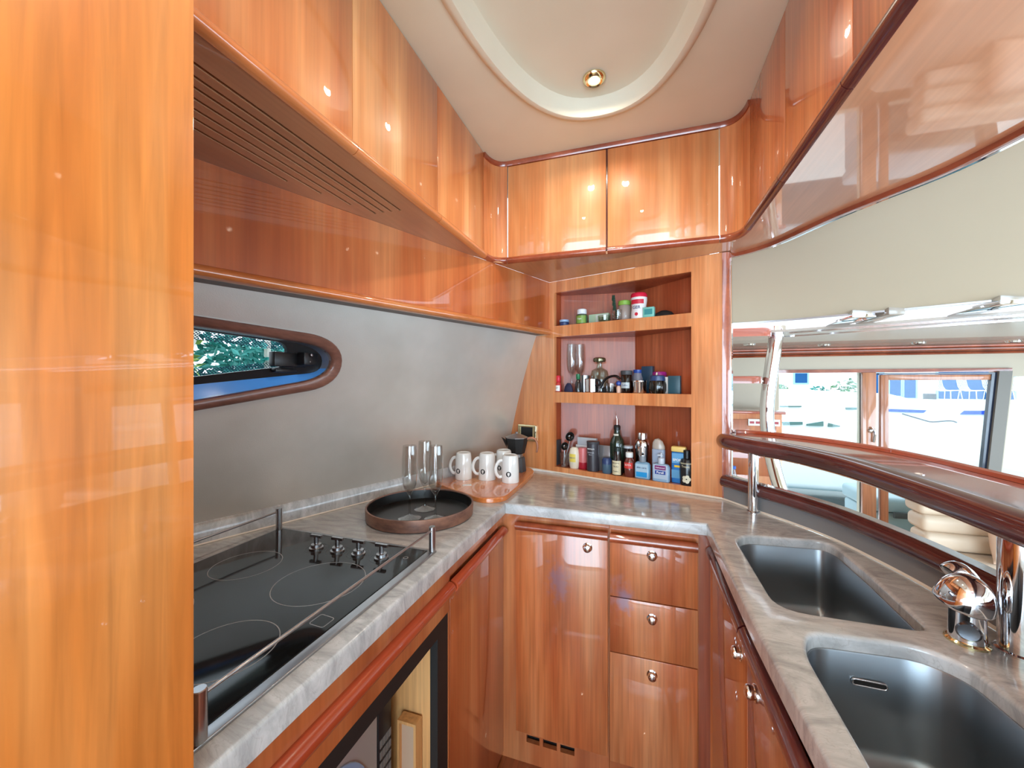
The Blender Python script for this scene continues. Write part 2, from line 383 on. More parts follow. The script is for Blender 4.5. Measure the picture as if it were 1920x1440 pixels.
skin(bm, [(hull_x(a, b), a, b) for a, b in port_in], [(hull_x(a, b)-.05, a, b) for a, b in port_in])
struct('wall_left', bm, HULL)
# port light: frame, pane with dotted bands, hinge
win = thing('window_1', '', '', (0, 0, 0)); del win['label']; del win['category']; win['kind'] = 'structure'
bm = B()
def mixring(f): return [(a[0]*(1-f)+b[0]*f, a[1]*(1-f)+b[1]*f) for a, b in zip(port_in, port_out)]
pr = [(1, 0), (.94, .007), (.80, .011), (.3, .011), (.08, .007), (0, .001), (0, -.008)]
for (f0, n0), (f1, n1) in zip(pr, pr[1:]):
    skin(bm, [(hull_x(p, q)+n0, p, q) for p, q in mixring(f0)], [(hull_x(p, q)+n1, p, q) for p, q in mixring(f1)])
obj('frame', bm, wood('port_frame_wood', (104, 66, 54), (120, 78, 64), (134, 90, 74), axis='y', coat=.3, rough=.4), win)
bm = B(); skin(bm, [(hull_x(p, q)-.008, p, q) for p, q in port_in], [(hull_x(p, q)-.034, p, q) for p, q in port_back]); obj('liner', bm, pbr('liner_sky_reflection', (84, 160, 244), .12, coat=.8), win)  # blue of the reflected sky is put into the liner's base colour
bm = B(); flat(bm, port_back, [port_pane], lambda a, b: (hull_x(a, b)-.034, a, b))
skin(bm, [(hull_x(p, q)-.034, p, q) for p, q in port_pane], [(hull_x(p, q)-.044, p, q) for p, q in port_pane]); obj('inner_frame', bm, BLACK, win)
bm = B(); flat(bm, port_pane, [], lambda a, b: (hull_x(a, b)-.040, a, b)); obj('pane', bm, PANE, win)
def fritmat():
    m = bpy.data.materials.new('dotted_band'); m.use_nodes = True; n = m.node_tree.nodes; l = m.node_tree.links; n.clear()
    out = n.new('ShaderNodeOutputMaterial'); tr = n.new('ShaderNodeBsdfTransparent'); df = n.new('ShaderNodeBsdfPrincipled'); df.inputs['Base Color'].default_value = lin((26, 40, 92))
    tc = n.new('ShaderNodeTexCoord'); mp = n.new('ShaderNodeMapping'); mp.inputs['Rotation'].default_value = (pi/4, 0, 0); mp.inputs['Scale'].default_value = (0, 210, 210)
    vo = n.new('ShaderNodeVectorMath'); vo.operation = 'FRACTION'; l.new(tc.outputs['Object'], mp.inputs[0]); l.new(mp.outputs[0], vo.inputs[0])
    sb = n.new('ShaderNodeVectorMath'); sb.operation = 'SUBTRACT'; sb.inputs[1].default_value = (0, .5, .5); l.new(vo.outputs[0], sb.inputs[0])
    ln = n.new('ShaderNodeVectorMath'); ln.operation = 'LENGTH'; l.new(sb.outputs[0], ln.inputs[0])
    lt = n.new('ShaderNodeMath'); lt.operation = 'LESS_THAN'; lt.inputs[1].default_value = .36; l.new(ln.outputs['Value'], lt.inputs[0])
    mx = n.new('ShaderNodeMixShader'); l.new(lt.outputs[0], mx.inputs[0]); l.new(tr.outputs[0], mx.inputs[1]); l.new(df.outputs[0], mx.inputs[2]); l.new(mx.outputs[0], out.inputs[0])
    return m
bm = B()
for (a0, a1, b0, b1) in [((.10, 1.484), (.83, 1.428), (.842, 1.408), (.10, 1.456)), ((.10, 1.236), (.838, 1.362), (.846, 1.379), (.10, 1.262))]:
    bm.faces.new([bm.verts.new((hull_x(p, q)-.0385, p, q)) for p, q in (a0, a1, b0, b1)])
obj('dotted_band', bm, fritmat(), win)
bm = B()
for (y0, y1, z0, z1, d) in [(.800, .905, 1.362, 1.402, .022), (.815, .90, 1.346, 1.358, .018), (.872, .922, 1.368, 1.404, .030)]:
    x = hull_x((y0+y1)/2, (z0+z1)/2); box(bm, x-.042, y0, z0, x-.042+d, y1, z1)
hg = obj('hinge', bm, BLACK, win, bevel=.003)
bm = B()
for (y, z) in [(.893, 1.397), (.893, 1.378)]:
    lathe(bm, [(0, 0), (.005, 0), (.004, .004), (0, .005)], (hull_x(y, z)-.012, y, z), 12, M=Matrix.Rotation(pi/2, 4, 'Y'))
obj('screw', bm, STEEL, hg)

# ceiling with its oval recess
def oval(off=0, n=72):
    out = []
    for i in range(n):
        a = 2*pi*i/n; rx = .315+off; ry = (.62 if sin(a) > 0 else .9)+off
        s, c = sin(a), cos(a); out.append((-.118+rx*(abs(c)**.86)*(1 if c > 0 else -1), .69+ry*(abs(s)**.95)*(1 if s > 0 else -1)))
    return out
CEIL = 2.185
bm = B(); co = [(-1.7, -2.65), (.9, -2.65), (.9, 1.75), (-1.7, 1.75)]
r1 = oval(.0)
flat(bm, co, [r1], lambda a, b: (a, b, CEIL), flip=True)
prof = [(0, 0), (-.008, -.009), (-.019, -.014), (-.030, -.012), (-.036, -.004), (-.039, .020), (-.050, .036), (-.068, .040)]
for (d0, h0), (d1, h1) in zip(prof, prof[1:]):
    skin(bm, [(p, q, CEIL+h0) for p, q in oval(d0)], [(p, q, CEIL+h1) for p, q in oval(d1)])
flat(bm, oval(-.068), [], lambda a, b: (a, b, CEIL+.040), flip=True)
flat(bm, co, [], lambda a, b: (a, b, CEIL+.09)); skin(bm, [(p, q, CEIL) for p, q in co], [(p, q, CEIL+.09) for p, q in co])
struct('ceiling', bm, CREAM)
# hidden sides of the cabin: forward end with the windscreen, saloon side with its window, hull side behind the tall cabinet
bm = B(); f = lambda x, y, z: (x, -2.6-z, y)
slab(bm, [(-1.7, -.6), (3.75, -.6), (3.75, 2.25), (-1.7, 2.25)], 0, .05, [[(-1.3, .05), (3.2, .05), (3.2, 2.05), (-1.3, 2.05)]], f=f); struct('wall_front', bm, CREAM2)
bm = B(); f = lambda x, y, z: (3.6+z, x, y)
slab(bm, [(-2.65, -.6), (3.95, -.6), (3.95, 2.25), (-2.65, 2.25)], 0, .05, [[(-.9, .45), (3.3, .45), (3.3, 1.45), (-.9, 1.45)]], f=f); struct('wall_right', bm, CREAM2)
bm = B(); box(bm, -1.66, -2.6, 0, -1.6, .2, 2.25); struct('wall_left_forward', bm, CREAM2)
bm = B(); box(bm, -1.3, -2.63, .05, 3.2, -2.62, 2.05); struct('window_2', bm, PANE)
bm = B(); box(bm, 3.62, -.9, .45, 3.63, 3.3, 1.45); struct('window_3', bm, PANE)

# ================================================================== GALLEY FURNITURE
# ---- tall cabinet at the left edge of the view
t = thing('tall_cabinet', 'tall glossy cherry cabinet filling the left edge of the view', 'cabinet', (-.8, -.3, 0))
obj('carcass', box(B(), -1.18, -.95, 0, -.452, .276, 2.183), CHERRYL, t)
obj('side_panel', box(B(), -.451, -.95, .0, -.438, .283, 2.183), CHERRYP, t, bevel=.0012)

# ---- worktop
def XY(l): return [(a, b) for a, b in l]
splash_r = smooth_path([(.283, 1.569, 0), (.322, 1.512, 0), (.372, 1.442, 0), (.433, 1.358, 0), (.490, 1.258, 0), (.532, 1.13, 0), (.559, 1.013, 0), (.575, .88, 0), (.583, .72, 0), (.583, .50, 0), (.575, .2, 0), (.56, -.3, 0)], 5)
splash_r = [(p.x, p.y) for p in splash_r]
yb = 1.285
inner = [(.245, -.3), (.218, .2), (.198, .50), (.188, .78), (.187, 1.0), (.187, yb), (-.443, yb), (-.443, .285)]
hl = [(hull_x(.285, .9), .285), (hull_x(1.2, .9), 1.2), (hull_x(1.885, .9), 1.885)]
outline = hl + [(.283, 1.569)] + splash_r[1:-1] + [(.56, -.3)] + inner
sink1 = ring_round([(.243, .844), (.243, 1.178), (.275, 1.222), (.455, 1.240), (.474, 1.21), (.475, 1.05), (.466, .846)], [.05, .045, .03, .035, .03, 0, .03], 5)
sink2 = ring_round([(.238, .36), (.244, .72), (.268, .782), (.42, .794), (.462, .76), (.468, .66), (.45, .36)], [.06, .03, .03, .04, .05, .03, .06], 5)
t = thing('worktop', 'U-shaped grey veined marble worktop with rounded nosing', 'worktop', (0, .9, .864))
bm = B(); slab(bm, outline, .864, .90, [sink1, sink2], r=.007); wt = obj('slab', bm, MARB, t, angle=30)
bm = B(); p = [(hull_x(y, .9)+.001, y, .9005) for y in (.285, .6, 1.2, 1.885)]
sweep(bm, p, [(0, 0), (.016, 0), (.016, .050), (.012, .056), (.006, .056)]); obj('upstand', bm, MARB, t)
bm = B(); sweep(bm, p, [(.016, 0), (.019, 0), (.016, .003)])
pth = [(-.66, 1.8845, .9005), (.283, 1.569, .9005)]; sweep(bm, pth, [(0, 0), (.006, 0), (0, .005)])
rp = [(x, y, .9005) for x, y in splash_r]
obj('sealant', bm, pbr('white_sealant', (226, 218, 206), .5), t)
bm = B(); sweep(bm, rp, [(-.016, 0), (0, 0), (0, .046), (-.016, .046)]); u = obj('curved_upstand', bm, pbr('grey_upstand', (132, 132, 134), .28), t)
bm = B(); sweep(bm, rp, [(0, 0), (.005, 0), (0, .004)]); obj('sealant', bm, MATS['white_sealant'], t)
# brown capping on the upstand
t = thing('low_rail', 'dark mahogany capping rail on the grey curved upstand behind the sinks', 'rail', (.5, 1, .948))
rp2 = [(x, y, .947) for x, y in splash_r]
pr = [(-.030, 0), (.004, 0), (.011, .004), (.015, .012), (.014, .026), (.008, .035), (-.002, .039), (-.022, .039), (-.030, .034)]
bm = B(); sweep(bm, rp2, pr); obj('rail', bm, LIPD, t, angle=50)
bm = B(); sweep(bm, rp2, [(-.026, .0395), (-.004, .0395), (-.004, .0415), (-.026, .0415)]); obj('inlay_strip', bm, CHROME, t)
# ---- bar counter
t = thing('bar_counter', 'raised curved mahogany bar top with bullnose edge on chrome posts', 'bar', (.58, .9, 1.097))
fr = smooth_path([(.262, 1.60, 0), (.268, 1.545, 0), (.290, 1.50, 0), (.335, 1.43, 0), (.396, 1.355, 0), (.45, 1.235, 0), (.480, 1.118, 0), (.497, .93, 0), (.503, .73, 0), (.500, .4, 0), (.485, -.1, 0)], 5)
fr = [(p.x, p.y) for p in fr]
bk = smooth_path([(.69, -.1, 0), (.712, .4, 0), (.718, .8, 0), (.709, 1.03, 0), (.682, 1.26, 0), (.617, 1.43, 0), (.51, 1.58, 0), (.42, 1.645, 0), (.335, 1.665, 0), (.285, 1.645, 0)], 5)
bk = [(p.x, p.y) for p in bk]
barp = fr+bk
core = offset(barp, -.022)
bm = B(); slab(bm, core, 1.090, 1.133, r=0); obj('top', bm, BARW, t)
bm = B(); n = 12
pr = [(.0, -.018)]+[(.022*0+.024*cos(a), .020*sin(a)) for a in [(-pi/2+pi*i/n) for i in range(n+1)]]+[(0, .0205)]
pr = [(-.012, -.026)]+[(.0+.024*cos(a), .0262*sin(a)) for a in [(-pi/2+pi*i/n) for i in range(n+1)]]+[(-.012, .0262)]
cp = [(x, y, 1.1092) for x, y in core]
if area2(core) < 0: cp = cp[::-1]
bm = B(); sweep(bm, cp, pr, closed=True); obj('nosing', bm, LIPD, t, angle=50)
bm = B(); cb = offset(barp, -.05); cb = [(x, y, 1.1325) for x, y in cb]
nb = len(fr); bkp = [(x, y, 1.1335) for x, y in offset(barp, -.042)][nb+1:-4]
sweep(bm, bkp, [(-.008, 0), (-.006, .008), (0, .011), (.006, .008), (.008, 0)]); obj('fiddle', bm, LIPR, t)
p2 = at_z(1911, 1224, .9)
for (x, y, r) in [(.348, 1.447, .0150), (p2[0], p2[1], .0225)]:
    bm = B(); cyl(bm, r, .9, 1.1, (x, y, 0), 40); po = obj('post', bm, CHROME, t)
    bm = B(); lathe(bm, [(r, .9), (r+.004, .9), (r+.004, .903), (r, .905)], (x, y, 0), 40); obj('collar', bm, CHROME, po)

# ---- sinks
def sink(label, ring, over=None):
    xs = [p[0] for p in ring]; ys = [p[1] for p in ring]; t = thing('sink', label, 'sink', (sum(xs)/len(xs), sum(ys)/len(ys), .70), group=None)
    lv = [(-.0004, .8765), (-.0022, .8770), (-.0035, .875), (-.004, .78), (-.006, .73), (-.014, .715), (-.030, .707)]
    bm = B(); R = [[(p, q, z) for p, q in offset(ring, d)] for d, z in lv]
    for a, b in zip(R, R[1:]): skin(bm, a, b)
    cx, cy = t.location.x, t.location.y
    dr = circle(cx, cy, .03, 24)
    flat(bm, offset(ring, -.030), [dr], lambda a, b: (a, b, .707)); skin(bm, [(a, b, .707) for a, b in dr], [(a, b, .700) for a, b in circle(cx, cy, .028, 24)])
    obj('basin', bm, SINKM, t, angle=60)
    bm = B(); lathe(bm, [(0, .698), (.028, .698), (.028, .702), (.022, .704), (.012, .700), (0, .700)], (cx, cy, 0), 24); obj('drain', bm, CHROME, t)
    if over:
        x, y, z = over; bm = B(); M = Matrix.Translation((x, y, z))
        o1 = [(x+a, z+b) for a, b in ring_round([(-.024, -.006), (.024, -.006), (.024, .006), (-.024, .006)], .0059)]
        o2 = offset(o1, -.0025); slab(bm, o1, 0, .0025, [o2], r=.001, f=lambda a, b, c: (a, y-c, b)); ov = obj('overflow', bm, CHROME, t)
        bm = B(); flat(bm, o2, [], lambda a, b: (a, y-.0005, b)); obj('slot', bm, SLOT, ov)
    return t
sink('deep stainless steel sink nearer the back corner', sink1)
sink('deep stainless steel sink in front of the mixer tap with an overflow slot', sink2, over=(.352, .7815, .832))

# ---- mixer tap
tp = at_z(1813, 1203, .9)
t = thing('mixer_tap', 'chrome mixer tap with a mushroom-shaped dome handle', 'tap', (tp[0], tp[1], .9), local=True)
bm = B(); lathe(bm, [(0, 0), (.0265, 0), (.0265, .003), (.0235, .0055), (0, .0055)], segs=40); obj('base_ring', bm, BRASSC, t)
bm = B(); lathe(bm, [(.0222, .005), (.0215, .04), (.0215, .060), (0, .062)], segs=40); bd = obj('body', bm, CHROME, t)
bm = B(); lathe(bm, [(.012, 0), (.0145, .002), (.012, .004), (0, .0035)], (-.010, -.0195, .026), 24, M=Matrix.Rotation(radians(-27), 4, 'Z') @ Matrix.Rotation(pi/2, 4, 'X')); obj('aerator', bm, pbr('chrome_grey', (120, 124, 132), .2, 1), bd)
M = Matrix.Rotation(radians(9), 4, 'Y') @ Matrix.Rotation(radians(10), 4, 'X')
bm = B(); lathe(bm, [(0, -.003), (.020, -.003), (.031, -.002), (.0345, .002)]+[(.0345*cos(q), .004+.047*sin(q)) for q in [i*pi/2/9 for i in range(0, 10)]], (-.012, -.010, .064), 48, M=M); obj('dome', bm, CHROME, t, angle=60)
bm = B(); tube(bm, smooth_path([(.014, .010, .05), (.019, .018, .076), (.013, .024, .096), (.002, .026, .104), (-.009, .024, .098)], 6), [.0145]*24+[.012], 16); obj('spout', bm, CHROME, t)

# ---- hob
t = thing('ceramic_hob', 'black ceramic hob with steel edging and fiddle rails set in the worktop', 'hob', (-.72, .58, .9))
HX0, HX1, HY0, HY1 = -.975, -.478, .300, .862
bm = B(); slab(bm, [(HX0, HY0), (HX1, HY0), (HX1, HY1), (HX0, HY1)], .9003, .9045, [[(HX0+.006, HY0+.01), (HX1-.019, HY0+.01), (HX1-.019, HY1-.010), (HX0+.006, HY1-.010)]], r=.0015); obj('edging', bm, STEEL, t)
bm = B(); slab(bm, [(HX0+.006, HY0+.01), (HX1-.019, HY0+.01), (HX1-.019, HY1-.010), (HX0+.006, HY1-.010)], .9005, .9055, r=.0008); gl = obj('glass_plate', bm, BLACKG, t)
for (cx, cy, r) in [(-.848, .658, .071), (-.630, .648, .089), (-.612, .440, .074), (-.850, .44, .092)]:
    bm = B(); slab(bm, circle(cx, cy, r, 64), .9055, .9058, [circle(cx, cy, r-.0015, 64)]); obj('zone_ring', bm, GREYL, gl)
bm = B(); q = ring_round([(-.541, .530), (-.508, .528), (-.508, .557), (-.541, .560)], .006); slab(bm, q, .9055, .9058, [offset(q, -.0012)]); obj('printed_square', bm, GREYL, gl)
bm = B(); slab(bm, circle(-.525, .80, .006, 20), .9055, .9058, [circle(-.525, .80, .0048, 20)]); obj('touch_mark', bm, GREYL, gl)
for i, (x, y) in enumerate([(-.768, .778), (-.706, .781), (-.645, .783), (-.579, .782)]):
    bm = B(); lathe(bm, [(0, .9055), (.0165, .9055), (.0165, .9085), (.0125, .9095), (.0120, .916), (.0055, .917), (.0055, .934), (0, .934)], (x, y, 0), 24)
    box(bm, x-.0165, y-.0032, .932, x+.0165, y+.0032, .9385); k = obj('control_knob', bm, STEEL, t)
    bm = B(); slab(bm, circle(x, y, .027, 40), .9055, .9057, [circle(x, y, .0262, 40)]); obj('dial_ring', bm, pbr('dim_print', (70, 72, 72), .3), k)
for (x, y) in [(-.484, .852), (-.963, .842), (-.484, .318), (-.963, .318)]:
    bm = B(); cyl(bm, .0080, .9045, .966, (x, y, 0), 24, bev=.001); obj('rail_post', bm, STEEL, t)
bm = B(); tube(bm, [(-.484, .32, .957), (-.484, .852, .957)], .0028, 10); obj('rail', bm, STEEL, t)
bm = B(); tube(bm, [(-.963, .318, .957), (-.963, .842, .957)], .0028, 10); obj('rail', bm, STEEL, t)

# ---- lower cabinets, left run
PX = -.458
t = thing('appliance_cabinet', 'cherry base cabinet under the hob with a black-framed open niche', 'cabinet', (-.7, .55, 0))
f = lambda a, b, c: (PX-.018+c, a, b)
bm = B(); slab(bm, [(.286, .0), (.893, .0), (.893, .8635), (.286, .8635)], 0, .018, [[(.31, .12), (.887, .12), (.887, .743), (.31, .743)]], f=f); obj('face_frame', bm, CHERRYL, t)
bm = B(); slab(bm, [(.31, .12), (.887, .12), (.887, .743), (.31, .743)], -.004, .016, [[(.35, .16), (.835, .16), (.835, .705), (.35, .705)]], f=f); obj('black_frame', bm, BLACKM, t)
bm = B(); box(bm, -.88, .30, .150, PX-.022, .85, .16); box(bm, -.88, .836, .1605, PX-.022, .85, .705); box(bm, -.88, .30, .7055, PX-.022, .85, .72); box(bm, -.88, .30, .1605, PX-.022, .314, .705); obj('niche_lining', bm, PLY, t)
bm = B(); box(bm, -1.01, .035, .155, -1.0, .85, .72); obj('niche_back', bm, CHERRYN, t)
pr = [(0, -.0155), (.010, -.0145), (.018, -.008), (.021, 0), (.018, .008), (.010, .0145), (0, .0155)]
bm = B(); sweep(bm, [(PX, .889, .802), (PX, .286, .802)][::-1], pr); obj('grip_rail', bm, LIPR, t, angle=50)
# corner door
t = thing('corner_cabinet', 'narrow cherry base cabinet with a plain door at the left of the corner', 'cabinet', (-.7, 1.1, 0))
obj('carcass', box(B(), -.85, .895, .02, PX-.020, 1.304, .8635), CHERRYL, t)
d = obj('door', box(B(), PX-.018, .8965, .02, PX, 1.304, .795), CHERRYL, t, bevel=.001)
bm = B(); sweep(bm, [(PX+.002, .8965, .802), (PX+.002, 1.286, .802)], pr); obj('grip_rail', bm, LIPR, d, angle=50)
obj('fascia', box(B(), PX-.018, .8965, .822, PX-.004, 1.304, .8635), CHERRYL, t)
# ---- lower cabinets, back run
BY = 1.305
def knob(parent, x, y, z, axis='-y', r=.0135):
    M = {'-y': Matrix.Rotation(pi/2, 4, 'X'), '-x': Matrix.Rotation(-pi/2, 4, 'Y')}[axis]
    bm = B(); lathe(bm, [(.0155, 0), (.0155, .0015), (.012, .003), (.012, .003), (.0125, .006), (r, .010), (.0115, .015), (.006, .0175), (0, .018)], (x, y, z), 28, M=M); return obj('knob', bm, CHROME, parent, label='round chrome push knob')
prb = [(0, -.014), (.008, -.013), (.014, -.007), (.016, 0), (.014, .007), (.008, .013), (0, .014)]
t = thing('base_cabinet', 'cherry base cabinet with one tall door facing the camera under the back worktop', 'cabinet', (-.26, 1.5, 0))
bm = B(); f = lambda a, b, c: (a, BY+.018-c, b)
slab(bm, [(-.50, .0), (-.0955, .0), (-.0955, .8635), (-.50, .8635)], 0, .016, [[(-.374, .072), (-.328, .072), (-.328, .098), (-.374, .098)], [(-.316, .072), (-.268, .072), (-.268, .098), (-.316, .098)], [(-.256, .072), (-.208, .072), (-.208, .098), (-.256, .098)]], f=f)
obj('face_frame', bm, CHERRYL, t)
bm = B()
for x0 in (-.374, -.316, -.256): box(bm, x0-.004, BY+.026, .066, x0+.052, BY+.03, .104)
obj('vent_recess', bm, SLOT, t)
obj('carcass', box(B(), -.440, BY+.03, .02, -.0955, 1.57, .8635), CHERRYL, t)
DM = wood('cherry_door_reflections', (174, 88, 46), (194, 112, 64), (214, 146, 98))
def reflection_patches(m, spots, col=(134, 98, 112)):
    """cloudy violet reflections painted into the veneer base colour"""
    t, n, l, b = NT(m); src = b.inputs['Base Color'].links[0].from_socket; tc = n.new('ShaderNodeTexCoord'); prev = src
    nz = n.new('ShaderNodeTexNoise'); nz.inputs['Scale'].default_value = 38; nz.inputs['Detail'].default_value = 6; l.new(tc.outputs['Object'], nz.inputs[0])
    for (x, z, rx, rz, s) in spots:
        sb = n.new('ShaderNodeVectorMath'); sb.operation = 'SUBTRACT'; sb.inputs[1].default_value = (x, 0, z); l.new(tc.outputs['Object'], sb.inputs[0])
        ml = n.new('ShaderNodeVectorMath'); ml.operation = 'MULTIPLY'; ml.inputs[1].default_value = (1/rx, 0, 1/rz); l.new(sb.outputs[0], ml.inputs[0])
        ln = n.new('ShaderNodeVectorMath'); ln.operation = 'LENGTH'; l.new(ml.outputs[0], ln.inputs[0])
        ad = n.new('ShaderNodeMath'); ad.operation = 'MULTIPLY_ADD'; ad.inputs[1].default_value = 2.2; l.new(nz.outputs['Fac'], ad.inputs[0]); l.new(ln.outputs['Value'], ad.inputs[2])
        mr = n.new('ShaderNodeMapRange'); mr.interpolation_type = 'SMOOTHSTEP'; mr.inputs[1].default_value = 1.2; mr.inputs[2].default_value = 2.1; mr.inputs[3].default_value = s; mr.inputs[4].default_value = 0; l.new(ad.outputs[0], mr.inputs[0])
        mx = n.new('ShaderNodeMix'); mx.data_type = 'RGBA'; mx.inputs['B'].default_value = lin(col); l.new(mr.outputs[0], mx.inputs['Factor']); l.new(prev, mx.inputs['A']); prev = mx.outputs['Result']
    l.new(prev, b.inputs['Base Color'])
reflection_patches(DM, [(.005, .655, .05, .085, .75)])  # violet reflection painted onto the door veneer
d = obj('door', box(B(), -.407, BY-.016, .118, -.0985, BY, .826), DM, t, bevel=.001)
bm = B(); sweep(bm, [(-.407, BY-.016, .826), (-.0985, BY-.016, .826)], [(a*1., z) for a, z in prb]); obj('grip_rail', bm, LIP, d, angle=50)
knob(d, -.163, BY-.016, .781)
t = thing('drawer_cabinet', 'cherry base cabinet with three drawers under the back worktop', 'cabinet', (.04, 1.5, 0))
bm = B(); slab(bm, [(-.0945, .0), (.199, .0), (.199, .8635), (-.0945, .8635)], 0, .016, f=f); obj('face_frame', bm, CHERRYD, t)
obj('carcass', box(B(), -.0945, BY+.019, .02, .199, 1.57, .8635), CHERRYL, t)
obj('corner_post', box(B(), .1685, BY-.003, .0, .1995, BY+.0015, .8625), wood('cherry_stile_dark', (118, 52, 34), (136, 64, 42), (150, 78, 52)), t, label='dark reddish corner post')
DM2 = wood('cherry_drawer_reflections', (170, 84, 46), (190, 108, 62), (210, 140, 92)); reflection_patches(DM2, [(-.085, .625, .032, .045, .85), (-.10, .645, .052, .08, .35)], (154, 128, 146))  # drawer fronts carry painted violet reflections too
for i, (z0, z1, zk) in enumerate([(.637, .826, .782), (.460, .6335, .586), (.108, .4565, .412)]):
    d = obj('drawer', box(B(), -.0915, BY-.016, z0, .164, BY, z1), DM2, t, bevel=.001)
    if i == 0: bm = B(); sweep(bm, [(-.0915, BY-.016, .823), (.164, BY-.016, .823)], prb); obj('grip_rail', bm, LIP, d, angle=50)
    knob(d, .035, BY-.016, zk)
# ---- lower cabinets, right run (under the sinks)
RX = .205
t = thing('sink_cabinet', 'cherry base cabinet with two doors under the sinks', 'cabinet', (.4, .8, 0))
bm = B(); box(bm, RX+.018, -.3, 0, RX+.030, 1.303, .8635); box(bm, .1995, 1.2975, 0, RX+.030, 1.303, .8635); box(bm, RX+.03, -.3, 0, .60, -.29, .86); obj('face_frame', bm, CHERRYD, t)
obj('carcass', box(B(), RX+.03, -.29, 0, .60, 1.30, .62), CHERRYD, t)
pr3 = [(0, -.017), (-.010, -.016), (-.019, -.009), (-.021, 0), (-.019, .009), (-.010, .016), (0, .017)][::-1]
for (y0, y1, yk) in [(.899, 1.296, .956), (.30, .893, .842), (-.29, .295, .25)]:
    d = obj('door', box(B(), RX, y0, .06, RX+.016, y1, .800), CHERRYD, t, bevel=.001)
    bm = B(); sweep(bm, [(RX+.002, y0, .812), (RX+.002, y1, .812)], pr3); obj('grip_rail', bm, LIPD, d, angle=50)
    knob(d, RX, yk, .735, '-x')

# ---- overhead cabinets
LX, TY, RXU = -.559, 1.460, .319
ZB = 1.795
def lip(path, parent, mat, name='grip_rail', s=1.0, flipz=1):
    pr = [(-.002, -.013*s), (.006*s, -.012*s), (.013*s, -.006*s), (.0145*s, .001), (.011*s, .008*s), (.004*s, .012*s), (-.002, .012*s)]
    bm = B(); sweep(bm, path, pr); return obj(name, bm, mat, parent, angle=50)
t = thing('overhead_cabinet', 'long cherry overhead cabinet with three doors above the hob', 'cabinet', (-.8, .8, ZB))
obj('carcass', box(B(), -1.18, .285, ZB+.002, LX-.018, 1.368, CEIL-.002), CHERRYN, t)
for (y0, y1) in [(.662, 1.014), (1.016, 1.367), (.286, .660)]:
    d = obj('door', box(B(), LX-.016, y0, ZB+.010, LX, y1, CEIL-.003), CHERRY, t, bevel=.001)
    lip([(LX, y0, ZB+.002), (LX, y1, ZB+.002)], d, wood('lip_orange', (190, 106, 54), (202, 120, 66), (212, 136, 80), axis='y', k=12, fine=.12, rough=.28))
# soffit under it with the slotted extractor grille
v0 = Vector((-.404, 1.799)); vd = Vector((.465, 1.2045)).normalized()
def vp(y): s = (y-v0.y)/vd.y; return (v0.x+vd.x*s, y)
poly = [(LX-.001, .286), (LX-.001, 1.37), (-.545, 1.42), (-.497, TY+.001), (.30, TY+.001), (.30, 1.56), (-.404, 1.799), vp(1.2), vp(.6), vp(.286)]
slots = []
for (x, y) in [(-.619, .918), (-.646, .916), (-.670, .915), (-.696, .914), (-.723, .847), (-.749, .774), (-.778, .702)]:
    slots.append([(x-.0035, .31), (x+.0035, .31), (x+.0035, y), (x-.0035, y)])
bm = B(); slab(bm, poly, ZB-.010, ZB+.001, slots); obj('soffit', bm, wood('soffit_veneer', (176, 124, 88), (186, 136, 98), (196, 148, 110), axis='y', k=5, fine=.08), t)
bm = B(); box(bm, -.80, .30, ZB+.0015, -.60, .94, ZB+.0019); obj('slot_backing', bm, SLOT, t)
t = thing('overhead_cabinet', 'cherry overhead cabinet with two doors facing the camera', 'cabinet', (-.12, 1.6, ZB))
obj('carcass', box(B(), -.497, TY+.018, ZB+.012, .252, 1.75, CEIL-.002), CHERRYN, t)
for (x0, x1) in [(-.494, -.118), (-.112, .250)]:
    d = obj('door', box(B(), x0, TY, ZB+.010, x1, TY+.016, CEIL-.020), CHERRY, t, bevel=.001)
    lip([(x0, TY, ZB+.002), (x1, TY, ZB+.002)], d, LIP)
bm = B(); box(bm, -.116, TY+.004, ZB+.0, -.114, TY+.018, CEIL-.002); obj('centre_gap', bm, LIPD, t)
# rounded fillers in both corners
def arc(c, p0, p1, ctrl, k=10): return [tuple((Vector(p0)*(1-s)**2+Vector(ctrl)*2*s*(1-s)+Vector(p1)*s*s)) for s in [i/k for i in range(k+1)]]
la = arc(None, (LX, 1.3695), (-.4975, TY), (-.557, 1.455)); ra = arc(None, (.2535, TY), (RXU, 1.3665), (.318, 1.458))
for a, nm in ((la, 'left'), (ra, 'right')):
    bm = B(); sweep(bm, [(x, y, ZB+.010) for x, y in a], [(0, 0), (0, CEIL-ZB-.014), (-.012, CEIL-ZB-.014), (-.012, 0)]); cf = obj('corner_filler', bm, CHERRYS, t, angle=50)
    lip([(x, y, ZB+.002) for x, y in a], cf, LIP)
bm = B(); q = [(LX, -.3)]+[(x, y) for x, y in la]+[(x, y) for x, y in ra]+[(RXU, -.3)]
sweep(bm, [(x, y, CEIL-.0005) for x, y in la+ra], [(-.002, -.018), (.003, -.017), (.006, -.010), (.006, 0), (-.002, 0)]); obj('cornice', bm, LIP, t, angle=50)
t = thing('overhead_cabinet', 'cherry overhead cabinet with dark lips hanging above the bar', 'cabinet', (.5, .6, ZB))
obj('carcass', box(B(), RXU+.018, -.6, ZB+.014, .60, 1.366, CEIL-.002), CHERRYN, t)
for (y0, y1) in [(1.061, 1.3655), (.757, 1.059), (.25, .755)]:
    d = obj('door', box(B(), RXU, y0, ZB+.010, RXU+.016, y1, CEIL-.003), wood('cherry_right_door', (176, 96, 58), (192, 112, 68), (206, 132, 84)), t, bevel=.001)
    lip([(RXU, y0, ZB+.002), (RXU, y1, ZB+.002)][::-1], d, LIPD, s=1.1)
